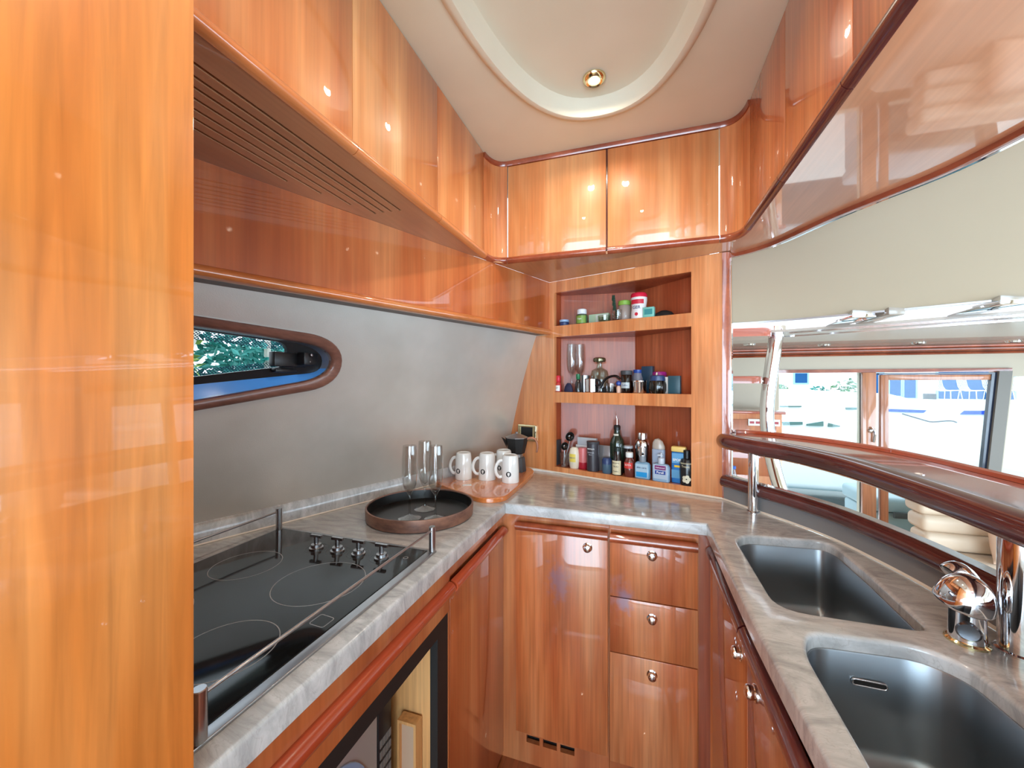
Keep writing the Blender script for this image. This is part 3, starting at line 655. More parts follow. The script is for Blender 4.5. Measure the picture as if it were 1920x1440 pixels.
ol = smooth_path([(.290, 1.625, 0), (.335, 1.605, 0), (.380, 1.572, 0), (.436, 1.500, 0), (.506, 1.340, 0), (.567, 1.230, 0), (.640, 1.105, 0), (.680, .96, 0), (.70, .8, 0), (.71, .5, 0), (.71, -.3, 0)], 5)
ol = [(p.x, p.y) for p in ol]
poly = [(RXU+.001, -.3), (RXU+.001, 1.365)]+[(x+.001, y+.001) for x, y in ra[::-1][:-1]]+[(.262, 1.56), (.290, 1.62)]+ol[1:]
bm = B(); slab(bm, poly, ZB-.008, ZB+.004); obj('soffit', bm, CHERRYSO, t)
bm = B(); pr = [(-.010, -.020), (.002, -.021), (.012, -.016), (.016, -.006), (.014, .004), (.008, .010), (-.010, .010)]
pr = [(-a, z) for a, z in pr][::-1]
sweep(bm, [(x, y, ZB) for x, y in ol], pr); obj('outer_rail', bm, LIP, t, angle=50)
bm = B(); pr = [(-.017, -.014), (-.026, -.014), (-.026, -.008), (-.017, -.004)]
sweep(bm, [(x, y, ZB) for x, y in ol], pr); obj('chrome_strip', bm, CHROME, t)

# ---- valance panel on the hull side
t = thing('valance_panel', 'red-brown glossy cherry panel with a rounded lower rail above the port light', 'panel', (-.8, .9, 1.54))
pth = [vp(.286)+(0,), vp(1.799)+(0,)]
bm = B(); sweep(bm, [(x, y, 1.552) for x, y, _ in pth], [(0, 0), (0, ZB-.0105-1.552), (-.015, ZB-.0105-1.552), (-.015, 0)]); obj('board', bm, CHERRYD, t)
bm = B(); sweep(bm, [(x, y, 1.552) for x, y, _ in pth], [(-.015, .012), (-.015, -.012), (.006, -.012), (.014, -.006), (.015, .002), (.010, .010), (.002, .014)]); obj('rail', bm, wood('lip_orange', (190, 106, 54), (202, 120, 66), (212, 136, 80)), t, angle=50)
bm = B(); q = [vp(.286), vp(1.799), (-.49, 1.828), (hull_x(1.83, 1.55)-.02, 1.83), (hull_x(.286, 1.55)-.02, .286)]
slab(bm, q, 1.542, 1.547); obj('underside', bm, pbr('grey_underside', (120, 112, 108), .5), t)

# ---- corner shelf unit
SA = Vector((-.39, 1.794, 0)); SE = Vector((.673, -.225, 0)).normalized(); SN = Vector((-SE.y, SE.x, 0))  # SN points away from the camera
def S(s, d, z): return SA+SE*s+SN*d+Vector((0, 0, z))
t = thing('shelf_unit', 'built-in cherry corner shelf unit with three compartments at the back', 'shelf', (-.05, 1.72, .9))
f = lambda a, b, c: S(a, .018-c, b)
fo = [(-.30, .9015), (.706, .9015), (.706, ZB-.0105), (-.0165, ZB-.0105), (-.0165, 1.5395), (-.105, 1.5395), (-.185, 1.27), (-.25, 1.067)]
ho = [[(.0127, .9275), (.603, .9275), (.603, 1.2245), (.0127, 1.2245)], [(.0127, 1.2735), (.603, 1.2735), (.603, 1.5275), (.0127, 1.5275)], [(.0127, 1.5785), (.603, 1.5785), (.603, 1.7325), (.0127, 1.7325)]]
bm = B(); slab(bm, fo, 0, .018, ho, f=f); obj('face_frame', bm, CHERRYS, t)
Pa, Pc, Pb = S(.0127, .03, 0), Vector((-.025, 1.905, 0)), S(.640, .055, 0)
def shelfpoly(): return [tuple(S(.004, .0185, 0))[:2], tuple(S(.615, .0185, 0))[:2], tuple(Pb)[:2], tuple(Pc)[:2], (S(-.03, .12, 0).x, S(-.03, .12, 0).y)]
SP = [tuple(S(.0, .0185, 0))[:2], tuple(S(.6155, .0185, 0))[:2], tuple(S(.6155, .07, 0))[:2], (-.022, 1.900), tuple(S(.0, .085, 0))[:2]]
for (z0, z1) in [(1.2245, 1.2735), (1.5275, 1.5785), (.9015, .9275)]:
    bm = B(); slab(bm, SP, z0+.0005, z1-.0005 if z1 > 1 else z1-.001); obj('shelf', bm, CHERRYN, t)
bm = B(); pz = ZB-.012
def wallq(bm, a, b, th=.01):
    a = Vector((a[0], a[1], 0)); b = Vector((b[0], b[1], 0)); d = (b-a).normalized(); n = Vector((-d.y, d.x, 0))*th
    c = [a, b, b+n, a+n]; v0_ = [bm.verts.new((p.x, p.y, .9015)) for p in c]; v1_ = [bm.verts.new((p.x, p.y, pz)) for p in c]
    for i in range(4): bm.faces.new([v0_[i], v0_[(i+1) % 4], v1_[(i+1) % 4], v1_[i]])
    bm.faces.new(v0_[::-1]); bm.faces.new(v1_)
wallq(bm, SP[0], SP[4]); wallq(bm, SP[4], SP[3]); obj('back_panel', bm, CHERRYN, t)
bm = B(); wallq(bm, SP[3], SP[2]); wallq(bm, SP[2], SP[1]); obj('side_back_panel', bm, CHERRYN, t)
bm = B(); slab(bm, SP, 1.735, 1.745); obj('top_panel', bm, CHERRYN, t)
e0 = S(.706, .0, 0); pthe = [(e0.x, e0.y)]
bm = B(); q = [tuple(S(.7065, -.002, 0))[:2], tuple(S(.722, .001, 0))[:2], tuple(S(.730, .014, 0))[:2], tuple(S(.730, .05, 0))[:2], tuple(S(.7065, .05, 0))[:2]]
slab(bm, q, .9015, ZB-.012); obj('edge_post', bm, LIP, t, angle=50)
bm = B(); q = [tuple(S(.7305, .016, 0))[:2], tuple(S(.7335, .016, 0))[:2], tuple(S(.7335, .05, 0))[:2], tuple(S(.7305, .05, 0))[:2]]; slab(bm, q, .95, ZB-.03); obj('edge_strip', bm, CHROME, t)
# socket
t = thing('power_socket', 'brass-rimmed power socket with a black insert beside the shelf unit', 'socket', tuple(S(-.135, -.001, 1.073)))
f = lambda a, b, c: S(a, -.001-c, b)
bm = B(); slab(bm, ring_round([(-.190, 1.033), (-.083, 1.033), (-.083, 1.112), (-.190, 1.112)], .006), 0, .009, [[(-.172, 1.046), (-.104, 1.046), (-.104, 1.100), (-.172, 1.100)]], r=.003, f=f); obj('plate', bm, BRASSC, t)
bm = B(); slab(bm, [(-.171, 1.047), (-.105, 1.047), (-.105, 1.099), (-.171, 1.099)], .001, .007, r=.001, f=f); obj('insert', bm, BLACK, t)

# ---- ceiling downlight, with its lamp, and its two companions nearer the camera
def downlight(loc, label, power):
    t = thing('downlight', label, 'light', loc, local=True, group='round brass ceiling downlights')
    bm = B(); lathe(bm, [(.016, -.002), (.018, -.010), (.024, -.012), (.031, -.008), (.034, -.001), (.034, 0), (.016, 0)], segs=36); obj('bezel', bm, BRASSC, t)
    bm = B(); lathe(bm, [(0, -.013), (.008, -.012), (.014, -.009), (.0165, -.004)], segs=24); obj('bulb', bm, pbr('frosted_bulb', (235, 235, 230), .3, emit=((255, 240, 215), 2.0)), t)
    l = light('downlight_lamp', 'SPOT', (loc[0], loc[1], loc[2]-.02), (0, 0, 0), power, WARM, .02, spot=165); return t
downlight((-.130, 1.185, CEIL+.0395), 'round brass downlight in the oval ceiling recess', 7)
t2 = downlight((-.118, .45, CEIL+.0395), 'round brass downlight in the ceiling recess over the camera', 8)
downlight((-.118, -.9, CEIL-.0005), 'round brass downlight over the passage behind the camera', 9)
exec_late = True
# ================================================================== THINGS ON THE WORKTOP
# round tray
t = thing('serving_tray', 'round tray with copper-brown outside and black inside beside the hob', 'tray', (-.660, 1.090, .9006), local=True)
bm = B(); lathe(bm, [(0, 0), (.160, 0), (.164, .003), (.166, .034), (.165, .037), (.1605, .037), (.1595, .034)], segs=72); rim = obj('outer_shell', bm, COPPER, t)
bm = B(); lathe(bm, [(0, .004), (.150, .004), (.156, .006), (.1595, .034)], segs=72); obj('lining', bm, pbr('black_lining', (20, 20, 20), .28), t)
# champagne flutes
def flute(h=.222, r=.0235, base=.034):
    bm = B()
    o = [(0, 0), (base, .0005), (base, .0015), (base*.5, .006), (.006, .012), (.0035, .020), (.0032, .068), (.006, .076), (.014, .088), (.0205, .104), (r, .135), (r*.98, .18), (r*.86, h)]
    i = [(r*.86-.0009, h), (r*.98-.001, .18), (r-.001, .135), (.0193, .104), (.012, .090), (0, .081)]
    lathe(bm, o+i, segs=32); return bm
def place_flutes(spots, grp, base=.034):
    root = None
    for (loc, lab) in spots:
        if root is None: root = obj('champagne_flute', flute(base=base), GLASS, None); root.location = loc; tag(root, lab, 'glass', grp)
        else: c = root.copy(); COL.objects.link(c); c.location = loc; c['label'] = lab
place_flutes([((-.666, 1.036, .9048), 'champagne flute on the tray, leftmost of the three'), ((-.668, 1.128, .9048), 'champagne flute on the tray, at the back by the hull'), ((-.590, 1.058, .9048), 'champagne flute on the tray, nearest the mugs')], 'champagne flutes on the tray')
# wooden board
bd = ring_round([(-.800, 1.412), (-.695, 1.345), (-.515, 1.250), (-.450, 1.290), (-.446, 1.52), (-.452, 1.72), (-.500, 1.790), (-.668, 1.790)], [.03, .0, .075, .07, 0, .06, .03, .02], 6)
bm = B(); slab(bm, bd, .9006, .9176, r=.004); tag(obj('wooden_board', bm, BOARDW, None, org=(-.6, 1.5, .9006)), 'rounded varnished wooden board under the mugs', 'board')
# mugs, upside down, with a round badge
t = thing('mug', 'x', 'mug', (0, 0, 0), local=True, group='upturned white mugs on the board')
bm = B(); lathe(bm, [(.0325, .001), (.0352, 0), (.0355, .003), (.0345, .05), (.0325, .098), (.030, .106), (.026, .1085), (.0255, .1065), (.020, .1060), (0, .1060)], segs=40)
lathe(bm, [(.0325, .001), (.031, .06), (.029, .100), (0, .101)], segs=40); mb = obj('cup', bm, MUGW, t)
bm = B(); tube(bm, smooth_path([(-.033, 0, .022), (-.045, 0, .020), (-.056, 0, .032), (-.060, 0, .050), (-.055, 0, .070), (-.044, 0, .084), (-.031, 0, .086)], 5), .0042, 10, flat=1.5); obj('handle', bm, MUGW, t)
bm = B(); R = .0352
def wrapf(R): return lambda a, b, c: (sin(a/R)*(R+c), -cos(a/R)*(R+c), b)
slab(bm, circle(-.012, .036, .0105, 32), .0001, .0004, f=wrapf(R)); bg_ = obj('badge', bm, pbr('badge_black', (30, 32, 36), .3), t)
bm = B()
for k in range(6):
    a = k*pi/3+.3; c0 = (-.012+cos(a)*.0014, .036+sin(a)*.0014); c1 = (-.012+cos(a)*.0056, .036+sin(a)*.0056); n = (-sin(a)*.0008, cos(a)*.0008); mid = ((c0[0]*.4+c1[0]*.6), (c0[1]*.4+c1[1]*.6))
    slab(bm, [c0, (mid[0]-n[0], mid[1]-n[1]), c1, (mid[0]+n[0], mid[1]+n[1])], .0004, .0006, f=wrapf(R))
obj('star_mark', bm, MUGW, bg_)
spots = [((-.700, 1.492, .918), radians(4), 'upturned white mug, leftmost of the row on the board'), ((-.603, 1.513, .918), radians(10), 'upturned white mug, second from the left on the board'),
         ((-.498, 1.502, .918), radians(26), 'upturned white mug nearest the worktop corner'), ((-.560, 1.600, .918), radians(4), 'upturned white mug half hidden behind the others, by the coffee pot')]
t.location = spots[0][0]; t.rotation_euler = (0, 0, spots[0][1]); t['label'] = spots[0][2]
for loc, rz, lab in spots[1:]: dup(t, loc, rz, lab)
# sachet
bm = B(); M = Matrix.Translation((-.640, 1.395, .9178)) @ Matrix.Rotation(.5, 4, 'Z'); box(bm, -.017, -.010, 0, .017, .010, .0015, M); tag(obj('paper_sachet', bm, WHITE, None, org=(-.64, 1.395, .9178)), 'small white paper sachet lying on the wooden board', 'sachet')
# stovetop coffee pot
t = thing('coffee_pot', 'black stovetop coffee pot with a copper handle at the back of the board', 'coffee pot', (-.530, 1.690, .918), radians(10), local=True)
bm = B(); lathe(bm, [(0, 0), (.042, 0), (.043, .004), (.037, .060), (.035, .064), (0, .064)], segs=8); obj('boiler', bm, DGREY, t, angle=20)
bm = B(); lathe(bm, [(.028, .064), (.028, .078), (.031, .080), (0, .080)], segs=32); obj('collar', bm, STEEL, t)
bm = B(); lathe(bm, [(.033, .080), (.037, .084), (.052, .150), (.050, .150), (.034, .086), (0, .086)], segs=8); pot = obj('jug', bm, BLACKM, t, angle=20)
bm = B(); v = [bm.verts.new(p) for p in [(-.046, -.012, .135), (-.070, 0, .152), (-.046, .012, .135), (-.046, 0, .105)]]
for q in ((0, 1, 3), (1, 2, 3), (0, 2, 1), (0, 3, 2)): bm.faces.new([v[i] for i in q])
obj('spout', bm, BLACKM, pot)
bm = B(); lathe(bm, [(.053, .150), (.053, .153), (.020, .166), (.006, .169), (.006, .176), (0, .178)], segs=8); obj('lid', bm, pbr('lid_grey', (150, 146, 146), .3, .8), t, angle=20)
bm = B(); tube(bm, smooth_path([(.045, 0, .146), (.072, 0, .150), (.088, 0, .138), (.094, 0, .112), (.090, 0, .086)], 5), [.008]*10+[.007]*10+[.005], 10, flat=.7); obj('handle', bm, pbr('copper_handle', (176, 122, 98), .35, .3), t)
# microwave and box in the niche
t = thing('microwave', 'silver microwave oven with a black keypad inside the black-framed niche', 'microwave', (-.75, .54, .17))
obj('housing', box(B(), -.86, .36, .1605, -.578, .795, .590), STEEL, t, bevel=.004)
dr = obj('door', box(B(), -.577, .362, .165, -.560, .742, .586), pbr('pale_silver', (176, 178, 184), .35, .3), t, bevel=.003)
bm = B(); slab(bm, circle(.590, .42, .125, 48, .150), 0, .004, r=.002, f=lambda a, b, c: (-.5598+c, a, b)); obj('door_window', bm, pbr('blue_grey_window', (140, 176, 222), .08, coat=.8), dr)
obj('control_panel', box(B(), -.577, .7445, .165, -.559, .793, .586), pbr('keypad_black', (38, 36, 38), .3), t, bevel=.002)
bm = B()
for i in range(10):
    for j in range(4): box(bm, -.5588, .7485+j*.0108, .49-i*.026, -.5575, .7485+j*.0108+.0085, .49-i*.026+.018)
obj('keys', bm, pbr('keys_grey', (120, 120, 120), .5), t)
t = thing('wooden_box', 'shallow pale wooden box standing upright in the niche beside the microwave', 'box', (-.51, .81, .1605))
bm = B(); slab(bm, [(-.550, .1605), (-.500, .1605), (-.500, .515), (-.550, .515)], 0, .030, [[(-.544, .168), (-.506, .168), (-.506, .508), (-.544, .508)]], f=lambda a, b, c: (a, .803+c*.9, b)); obj('frame', bm, PLY, t)
obj('panel', box(B(), -.5438, .812, .1685, -.5062, .820, .5078), pbr('pale_wood', (190, 160, 136), .6), t)

# ================================================================== THINGS ON THE SHELVES
RZ = -atan2(.317, .949)
def spos(px, d, z): # on the shelf plane shifted back by d
    r = ray(px, HY); n = SN; k = (SA+SN*d).dot(n); tt = k/(r[0]*n.x+r[1]*n.y); return (r[0]*tt, r[1]*tt, z)
G = {'A': 'items on the top shelf', 'B': 'items on the middle shelf', 'C': 'items on the bottom shelf'}
SZ = {'A': 1.5786, 'B': 1.2736, 'C': .9272}
def it(name, label, cat, row, px, d, rz=RZ): return thing(name, label, cat, spos(px, d, SZ[row]), rz, G[row], local=True)
def jar(name, label, cat, row, px, d, prof, mat, cap=None, capmat=None, lab=None, labmat=None, txt=None, segs=24, sx=1, sy=1, capname='lid', extra=None):
    t = it(name, label, cat, row, px, d); bm = B(); lathe(bm, prof, segs=segs, sx=sx, sy=sy); obj('body', bm, mat, t)
    if cap: bm = B(); lathe(bm, cap, segs=segs); obj(capname, bm, capmat, t)
    lb = None
    if lab:
        z0, z1, w, R = lab; bm = B(); slab(bm, [(-w+2*w*i/12, z0) for i in range(13)]+[(w-2*w*i/12, z1) for i in range(13)], .0002, .0006, f=(lambda a, b, c: (sin(a/R)*(R+c)*sx, -cos(a/R)*(R+c)*sy, b)) ); lb = obj('label', bm, labmat, t)
    if txt:
        for (s, sz, z, m) in txt:
            R = lab[3]+.0008 if lab else max(p[0] for p in prof)+.0006
            q = text('lettering', s, sz, m, lb or t, wrap=R, M=Matrix.Translation((0, 0, z)))
            if sx != 1 or sy != 1:
                for v in q.data.vertices: v.co.x *= sx; v.co.y *= sy
    return t
col = lambda n, c, r=.35, **k: pbr(n, c, r, **k)
def P(r, h, b=.003): return [(0, 0), (r-b, 0), (r, b), (r, h-b), (r-b, h), (0, h)]
# top shelf
jar('cream_jar', 'low blue jar at the left end of the top shelf', 'jar', 'A', 1058, .030, P(.0215, .018), col('navy_blue', (44, 62, 104)), [(.0225, .018), (.0225, .028), (0, .0285)], col('pale_blue', (150, 180, 214)))
jar('pill_bottle', 'green-labelled pill bottle with a white cap on the top shelf', 'bottle', 'A', 1091, .032, [(0, 0), (.024, 0), (.0255, .003), (.0255, .040), (.018, .046), (.018, .05), (0, .05)], col('dark_green', (60, 84, 52)), [(.020, .046), (.0215, .048), (.0215, .066), (.018, .069), (0, .069)], col('white_cap', (222, 226, 230)), (.004, .038, .030, .0256), col('green_label', (122, 156, 72)), [('Caps', .010, .024, WHITE)])
t = it('flat_carton', 'pale green and white carton lying behind the glass dish on the top shelf', 'box', 'A', 1124, .062); obj('carton', box(B(), -.047, -.012, 0, .047, .012, .044), col('pale_green_card', (176, 200, 170)), t, bevel=.001); obj('print', box(B(), -.012, -.0126, .004, .045, -.0122, .040), col('pale_grey_card', (206, 214, 206)), t)
t = it('glass_dish', 'small low glass dish on the top shelf', 'dish', 'A', 1133, .026); bm = B(); lathe(bm, [(0, 0), (.020, 0), (.026, .006), (.028, .028), (.026, .028), (.024, .008), (0, .004)], segs=28); obj('dish', bm, GLASSG, t)
t = it('glass_mug', 'clear glass mug on the top shelf holding dark green tongs', 'mug', 'A', 1158, .028); bm = B(); lathe(bm, [(0, 0), (.019, 0), (.022, .004), (.023, .046), (.0215, .046), (.020, .006), (0, .004)], segs=28); obj('cup', bm, GLASS, t); bm = B(); tube(bm, smooth_path([(.022, 0, .036), (.034, 0, .034), (.035, 0, .016), (.022, 0, .010)], 4), .003, 8); obj('handle', bm, GLASS, t)
t = it('kitchen_tongs', 'dark green serrated tongs standing in the glass mug', 'tongs', 'A', 1153, .028)
bm = B()
for k in range(9): z = .012+k*.011; x = -.002-.0012*k+(.010 if k < 3 else .004); box(bm, x-.005-.001*(k % 2)*2, -.003, z, x+.007, .003, z+.012)
obj('blade', bm, col('bottle_green', (22, 58, 44)), t, bevel=.001)
jar('sweetener_jar', 'grey jar with a bright green lid on the top shelf', 'jar', 'A', 1171, .050, [(0, 0), (.026, 0), (.028, .003), (.028, .058), (.024, .066), (0, .066)], col('taupe_plastic', (152, 136, 126)), [(.024, .066), (.0265, .068), (.0265, .083), (.024, .086), (0, .086)], col('lime_lid', (132, 176, 74)))
t = jar('snack_canister', 'waisted white snack canister with a red lid on the top shelf', 'canister', 'A', 1198, .038, [(0, 0), (.031, 0), (.0325, .003), (.0315, .03), (.029, .05), (.0325, .078), (.0325, .088), (0, .088)], col('white_print', (226, 222, 220)), [(.0328, .088), (.033, .099), (.029, .106), (0, .106)], col('red_lid', (206, 32, 62)), (.060, .078, .03, .0322), col('red_band', (196, 40, 60)), [('GER', .018, .045, col('navy_print', (40, 48, 100)))])
bm = B(); slab(bm, circle(0, .018, .007, 20), 0, .0006, f=lambda a, b, c: (sin(a/.033)*(.0322+c), -cos(a/.033)*(.0322+c), b)); obj('print_spot', bm, col('red_band', (196, 40, 60)), t)
t = it('tin', 'small teal square tin on the top shelf next to the snack canister', 'tin', 'A', 1217, .020); obj('tin_body', box(B(), -.022, -.010, 0, .022, .010, .042), col('teal_card', (120, 190, 176)), t, bevel=.002); obj('print', box(B(), -.016, -.0106, .012, .016, -.0102, .034), col('teal_dark', (60, 140, 140)), t)
t = it('pouch', 'black soft pouch lying at the right of the top shelf', 'pouch', 'A', 1245, .040); bm = B(); lathe(bm, [(0, 0), (.034, 0), (.040, .006), (.030, .018), (.012, .026), (0, .027)], segs=24, sy=.6); obj('body', bm, BLACKM, t)
# middle shelf
jar('spice_bottle', 'small spice bottle with a red cap at the left end of the middle shelf', 'bottle', 'B', 1047, .026, [(0, 0), (.0125, 0), (.014, .002), (.014, .036), (.008, .046), (0, .046)], col('red_spice', (188, 60, 56)), [(.009, .046), (.0105, .048), (.0105, .072), (.008, .076), (0, .076)], col('red_cap', (208, 44, 62)), (.004, .030, .014, .0141), WHITE, [('HOT', .007, .018, col('leaf_green', (50, 110, 50)))])
place_flutes([(spos(1072, .046, SZ['B']), 'champagne flute standing at the left of the middle shelf, in front'), (spos(1087, .080, SZ['B']), 'champagne flute standing on the middle shelf, behind the other flute')], 'champagne flutes on the middle shelf', .022)
t = it('folded_pouch', 'dark navy pouch in front of the flutes on the middle shelf', 'pouch', 'B', 1066, .022); bm = B(); lathe(bm, [(0, 0), (.020, 0), (.023, .006), (.018, .026), (.008, .040), (0, .042)], segs=20, sy=.45); obj('body', bm, col('navy_cloth', (36, 34, 62), .7), t)
jar('sauce_bottle', 'slim clear bottle with a green cap on the middle shelf', 'bottle', 'B', 1084, .026, [(0, 0), (.012, 0), (.0145, .003), (.014, .040), (.007, .058), (0, .058)], GLASSD, [(.008, .058), (.009, .060), (.009, .082), (0, .083)], col('green_cap', (24, 110, 66)))
t = it('steel_pot', 'small polished steel pot with a side handle on the middle shelf', 'pot', 'B', 1109, .036); bm = B(); lathe(bm, [(0, 0), (.027, 0), (.030, .003), (.030, .058), (.032, .060), (.0285, .060), (.028, .004), (0, .004)], segs=32); obj('body', bm, CHROME, t); bm = B(); tube(bm, smooth_path([(.028, -.012, .052), (.044, -.016, .052), (.046, -.016, .036), (.032, -.014, .030)], 4), .005, 8); obj('handle', bm, BLACK, t)
jar('steel_cup', 'narrow dark steel cup behind the small steel pot', 'cup', 'B', 1096, .070, [(0, 0), (.020, 0), (.024, .076), (.022, .076), (0, .004)], STEEL)
jar('decanter', 'square-shouldered glass decanter with a wide stopper on the middle shelf', 'decanter', 'B', 1124, .085, [(0, 0), (.036, 0), (.041, .004), (.041, .080), (.036, .098), (.014, .110), (.012, .128), (.014, .134), (0, .134)], GLASSG, [(.010, .134), (.026, .136), (.029, .144), (.027, .153), (.020, .157), (0, .158)], pbr('stopper_metal', (120, 118, 92), .2, .9), sy=.7, capname='stopper')
t = it('saucepan_lid', 'black curved handle of a pan rising in the middle of the middle shelf', 'pan', 'B', 1144, .060); bm = B(); tube(bm, smooth_path([(-.045, 0, .018), (-.030, 0, .050), (-.004, 0, .068), (.026, 0, .072), (.044, 0, .060)], 6), .0085, 10, flat=.6); obj('handle', bm, BLACK, t); bm = B(); lathe(bm, [(0, 0), (.034, 0), (.036, .018), (.020, .026), (0, .026)], segs=24); obj('pan', bm, BLACKM, t)
t = it('tumbler', 'small clear tumbler in front of the black pan handle', 'glass', 'B', 1145, .022); bm = B(); lathe(bm, [(0, 0), (.016, 0), (.019, .005), (.020, .040), (.0185, .040), (.017, .006), (0, .005)], segs=24); obj('cup', bm, GLASS, t)
jar('trinket', 'small figure-like bottle with a round blue top between the tumbler and the black-lidded jar', 'bottle', 'B', 1160, .020, [(0, 0), (.009, 0), (.010, .02), (.006, .030), (0, .031)], col('peach_plastic', (206, 170, 150)), [(.004, .030), (.011, .036), (.011, .044), (.005, .050), (0, .051)], col('royal_blue', (40, 70, 150)))
jar('storage_jar', 'tall glass jar with a black lid on the middle shelf', 'jar', 'B', 1175, .032, [(0, 0), (.022, 0), (.024, .003), (.024, .072), (.020, .078), (0, .078)], GLASSD, [(.0235, .076), (.0245, .078), (.0245, .092), (.022, .094), (0, .094)], DGREY, (.020, .044, .020, .0242), col('grey_label', (168, 176, 178)), [('Coffee', .009, .032, col('navy_print', (40, 48, 100)))])
jar('steel_canister', 'short polished steel canister on the middle shelf', 'canister', 'B', 1199, .032, [(0, 0), (.026, 0), (.028, .003), (.028, .044), (.030, .047), (.029, .052), (0, .053)], CHROME)
jar('supplement_jar', 'grey translucent jar with a blue cap behind the steel canister', 'jar', 'B', 1196, .085, [(0, 0), (.024, 0), (.025, .06), (.018, .084), (0, .084)], col('grey_plastic', (120, 118, 130)), [(.018, .084), (.019, .086), (.019, .098), (0, .099)], col('royal_blue', (40, 70, 150)))
t = it('dark_carton', 'tall dark blue carton at the back of the middle shelf', 'box', 'B', 1215, .092); obj('carton', box(B(), -.023, -.015, 0, .023, .015, .112), col('teal_black', (26, 54, 74)), t, bevel=.001)
jar('purple_tub', 'white tub with a purple lid at the back of the middle shelf', 'tub', 'B', 1236, .098, [(0, 0), (.026, 0), (.028, .004), (.028, .066), (0, .066)], col('white_cap', (222, 226, 230)), [(.029, .066), (.030, .082), (.026, .088), (0, .088)], col('purple_lid', (146, 32, 116)))
t = it('spoon_rest', 'cream ceramic spoon leaning in front of the purple-lidded tub', 'spoon', 'B', 1229, .045); bm = B(); tube(bm, smooth_path([(0, 0, .0), (.002, 0, .05), (.006, 0, .085)], 5), [.004]*5+[.006]*5+[.003], 10, flat=.6); obj('spoon', bm, col('cream_ceramic', (224, 214, 196)), t)
jar('travel_cup', 'dark glass cup with a navy lid on the middle shelf', 'cup', 'B', 1233, .034, [(0, 0), (.028, 0), (.034, .012), (.034, .036), (.029, .052), (0, .052)], GLASSD, [(.029, .050), (.030, .054), (.028, .070), (.022, .073), (0, .073)], col('navy_blue', (44, 62, 104)))
t = it('small_carton', 'little white carton beside the dark teal box', 'box', 'B', 1251, .052); obj('carton', box(B(), -.012, -.010, 0, .012, .010, .066), WHITE, t, bevel=.001)
t = it('upright_box', 'dark teal upright box at the right end of the middle shelf', 'box', 'B', 1265, .030); obj('carton', box(B(), -.0225, -.012, 0, .0225, .012, .070), col('dark_teal', (40, 72, 84)), t, bevel=.001)
# bottom shelf
t = it('notebook', 'thin dark notebook standing at the left end of the bottom shelf', 'book', 'C', 1046, .050); obj('cover', box(B(), -.006, -.022, 0, .006, .022, .118), DGREY, t, bevel=.001); obj('pages', box(B(), -.0045, -.0225, .003, .0045, .020, .1175), col('page_blue', (130, 150, 170)), t)
t = it('utensil_glass', 'clear tumbler at the left of the bottom shelf holding steel ladles', 'glass', 'C', 1059, .026); bm = B(); lathe(bm, [(0, 0), (.018, 0), (.021, .005), (.022, .066), (.0205, .066), (.019, .006), (0, .005)], segs=24); obj('cup', bm, GLASS, t)
for (dx, dz, r, lab, tl) in [(-.001, .095, .019, 'small steel ladle standing in the tumbler, the lower one', -.004), (.026, .142, .022, 'steel ladle standing in the tumbler, the taller one', -.012)]:
    t = it('ladle', lab, 'ladle', 'C', 1059, .026); bm = B(); tube(bm, [(-.006, 0, .008), (dx, 0, dz-r)], .0022, 8); obj('handle', bm, STEEL, t)
    bm = B(); lathe(bm, [(0, -r*.9)]+[(r*cos(a), r*.9*sin(a)) for a in [-pi/2+i*pi/2/8 for i in range(1, 9)]]+[(r*.93, 0)]+[(r*.93*cos(a), r*.83*sin(a)) for a in [-i*pi/2/8 for i in range(1, 9)]], (dx, 0, dz), 28, M=Matrix.Rotation(radians(65), 4, 'X')); obj('bowl', bm, pbr('dark_polished', (70, 66, 64), .12, 1), t)
jar('squeeze_bottle', 'rounded cream squeeze bottle with a yellow and blue label on the bottom shelf', 'bottle', 'C', 1077, .030, [(0, 0), (.020, 0), (.023, .008), (.0265, .040), (.026, .064), (.021, .086), (.012, .095), (0, .096)], col('mayo_cream', (226, 216, 196)), None, None, (.030, .066, .016, .0262), col('yellow_label', (226, 204, 92)), [('MAYO', .010, .048, col('royal_blue', (40, 70, 150)))], sy=.8)
jar('ketchup_jar', 'red jar with a red lid behind the squeeze bottle', 'jar', 'C', 1093, .045, [(0, 0), (.020, 0), (.022, .004), (.022, .030), (0, .030)], col('deep_red', (168, 30, 46)), [(.0225, .030), (.0225, .082), (.020, .094), (0, .094)], col('red_white', (206, 110, 110)))
t = jar('tea_caddy', 'dark grey cylindrical caddy with pale lettering on the bottom shelf', 'caddy', 'C', 1112, .032, P(.0275, .128, .002), col('charcoal_print', (58, 54, 60)), [(.0278, .120), (.0282, .121), (.0282, .129), (.026, .1295), (0, .1295)], DGREY, None, None, [('PREMIUM', .0085, .098, WHITE), ('SUMMER', .0085, .082, col('grey_print', (170, 170, 176))), ('FRUIT', .007, .073, col('grey_print', (170, 170, 176)))])
t = it('foil_pouch', 'crumpled silver foil pouch behind the dark caddy on the bottom shelf', 'pouch', 'C', 1134, .060); bm = B(); box(bm, -.026, -.010, 0, .026, .010, .112); 
for v in bm.verts:
    if v.co.z > .1: v.co.y *= .2
obj('pouch', bm, pbr('foil', (170, 166, 168), .3, .7), t, bevel=.003)
t = it('white_carton', 'white carton lying at the back of the bottom shelf', 'box', 'C', 1100, .086); obj('lower_carton', box(B(), -.050, -.012, 0, .052, .012, .100), col('white_card', (216, 218, 222)), t, bevel=.001); obj('upper_flap', box(B(), -.043, -.009, .1005, .050, .009, .135), col('grey_card', (186, 190, 196)), t, bevel=.001)
